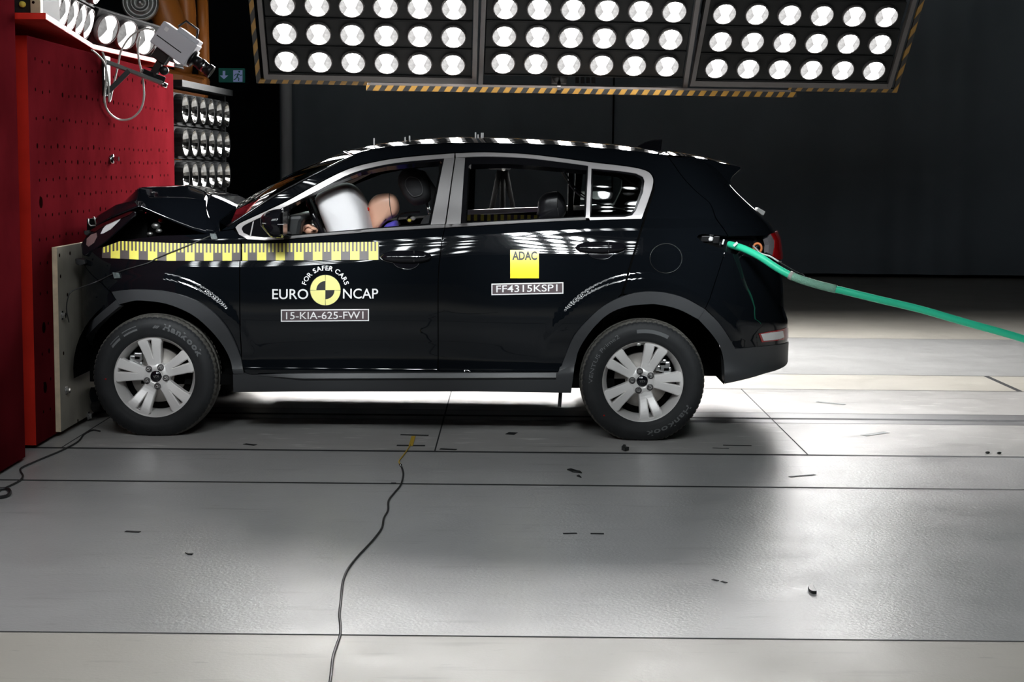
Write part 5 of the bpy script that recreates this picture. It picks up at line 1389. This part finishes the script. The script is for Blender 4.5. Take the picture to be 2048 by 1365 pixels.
# ------------------------------------------------------------------ cables and marks on the floor
def floor_line(pl, r, k=5, z=None): return MB().tube(smooth_line([onZ(x, y, r) for x, y in pl], k), r, 8)
o = floor_line([(801, 930), (805, 940), (806.5, 952), (801, 971), (789, 986), (777, 1002), (776, 1021), (767.6, 1037), (764, 1056), (751, 1075), (734, 1094), (714, 1115), (697, 1137), (688, 1156), (684.4, 1174), (682, 1200), (679, 1230), (681, 1252), (680, 1271), (673, 1292), (666, 1315), (663, 1340), (660, 1365), (652, 1400), (640, 1470)], .0045).build('floor_cable', MAT['cableblack'])
tag(o, 'thin dark cable snaking over the floor from the yellow marker to the front edge', 'cable')
t = thing('yellow_marker', 'yellow wire label taped to the floor below the front door', 'marker', onZ(823, 882, 0))
a, b = onZ(827, 873, .003), onZ(821.5, 892, .003); MB().bar(a, b, .022, .003, (0, 0, 1)).build('yellow_label', MAT['yellowwire'], t)
MB().tube(smooth_line([onZ(x, y, .004) for x, y in ((821, 890), (814, 901), (806, 912), (798, 923), (801, 930))], 4), .0035, 6).build('yellow_lead', MAT['yellowwire'], t)
MB().ell(onZ(801, 931, .008), .009, .009, .008, 10, 6).build('connector', MAT['steel'], t)
def quad_floor(name, x0, y0, x1, y1, w, mat, label, cat, group=None, z=.0025):
    a, b = onZ(x0, y0, 0), onZ(x1, y1, 0); d = (b - a).normalized(); n = Vector((-d.y, d.x, 0))
    m = MB().prism([Vector((p.x, p.y, z)) for p in (a - n * w / 2, b - n * w / 2, b + n * w / 2, a + n * w / 2)], (0, 0, -z + .0012))
    return tag(m.build(name, mat), label, cat, group)
for k, (x0, y0, x1, y1, w, lab) in enumerate([
    (801, 870.5, 857, 872, .030, 'black tape strip over the far end of the yellow wire label'),
    (793.5, 892, 850, 892.5, .030, 'black tape strip over the near end of the yellow wire label'),
    (880, 899, 913, 900.5, .030, 'short black tape strip on the floor joint right of the yellow marker'),
    (251, 1064, 280, 1065.5, .022, 'small dark tape dash alone on the grey floor in front of the barrier'),
    (1446, 891.5, 1503, 892.5, .013, 'long thin black tape line on the floor behind the rear wheel'),
    (1425, 897, 1458, 898, .012, 'short thin black tape line just in front of the long one behind the rear wheel'),
    (1579, 955, 1630, 950.5, .020, 'thin dark tape line on the grey floor in front of the plate joint'),
    (1014, 867.5, 1032, 868.5, .075, 'square black tape patch on the floor between the wheels'),
    (489, 889, 511, 891.5, .030, 'dark tape scrap on the floor behind the front wheel'),
    (782, 967.2, 792, 967.4, .018, 'tiny dark tape dash beside the bend of the floor cable'),
    (1126, 1068.5, 1154, 1068, .016, 'grey tape dash on the floor left of its twin'),
    (1181, 1068.5, 1208, 1069, .016, 'grey tape dash on the floor right of its twin'),
    (1425, 1160, 1436, 1163, .012, 'small dark dash near another on the grey floor'),
    (1443, 1164, 1453, 1167, .012, 'second small dark dash right behind the first on the grey floor')]):
    quad_floor('tape_strip', x0, y0, x1, y1, w, MAT['tapefloor'], lab, 'tape')
quad_floor('floor_sticker', 1634, 804.5, 1690, 810, .035, MAT['greysticker'], 'narrow grey printed sticker on the pale floor plate beyond the track', 'sticker')
quad_floor('floor_sticker', 1727, 872, 1773, 865.5, .045, MAT['greysticker'], 'grey printed sticker on the pale floor plate nearer the camera', 'sticker')
def scrap(pl, mat, label, cat, name, z=.006):
    m = MB().prism([onZ(x, y, 0) + Vector((0, 0, z)) for x, y in pl], (0, 0, -z + .0012)); return tag(m.build(name, mat, bevel=.001), label, cat)
scrap([(1134, 941), (1142, 939), (1152, 942.5), (1160, 944), (1164, 948), (1156, 946.8), (1146, 946)], MAT['leaf'], 'larger crooked black scrap on the grey floor below the rear door', 'scrap', 'debris')
scrap([(1153, 954), (1158, 951.8), (1163, 957), (1158, 955.5)], MAT['leaf'], 'smaller black scrap just in front of the crooked one', 'scrap', 'debris')
scrap(sm([(1616, 1180), (1620, 1175), (1626, 1177), (1630, 1184), (1633, 1189), (1624, 1189), (1618, 1185)], 3), MAT['leaf'], 'dark leaf-shaped scrap lying alone on the grey floor at the right', 'scrap', 'debris', .012)
scrap([(1243, 901), (1247, 896), (1252, 897.5), (1251, 900.5), (1258, 902), (1250, 904)], MAT['leaf'], 'small black clip on the floor in front of the rear tyre', 'scrap', 'debris', .02)
scrap([(370, 1108), (377, 1110), (387, 1109.5), (384, 1111.5), (375, 1111)], MAT['leaf'], 'thin curled dark shaving on the grey floor at the left', 'scrap', 'debris')
for (x, y) in ((1975, 907.5), (1998, 908.5)):
    p = onZ(x, y, 0); 
    tag(MB().ell((p.x, p.y, .006), .013, .010, .006, 10, 6).build('anchor_bolt', MAT['leaf']), 'dark bolt head on the edge of the pale floor plate', 'bolt', 'bolts on the plate edge')
o = floor_line([(200, 863), (185, 861), (168.5, 869), (160, 880), (148, 889), (120, 903), (101, 911), (70, 924), (44, 936), (41, 943), (46, 953), (38, 963), (10, 977), (-30, 995)], .005).build('floor_cable', MAT['cableblack'])
tag(o, 'dark cable on the floor running from the plywood along the red barrier', 'cable')
o = floor_line([(-30, 982), (10, 978), (20, 984), (12, 993), (-20, 998)], .008).build('floor_cable', MAT['cableblack'])
tag(o, 'loop of thick black cable on the floor at the near end of the barrier', 'cable')
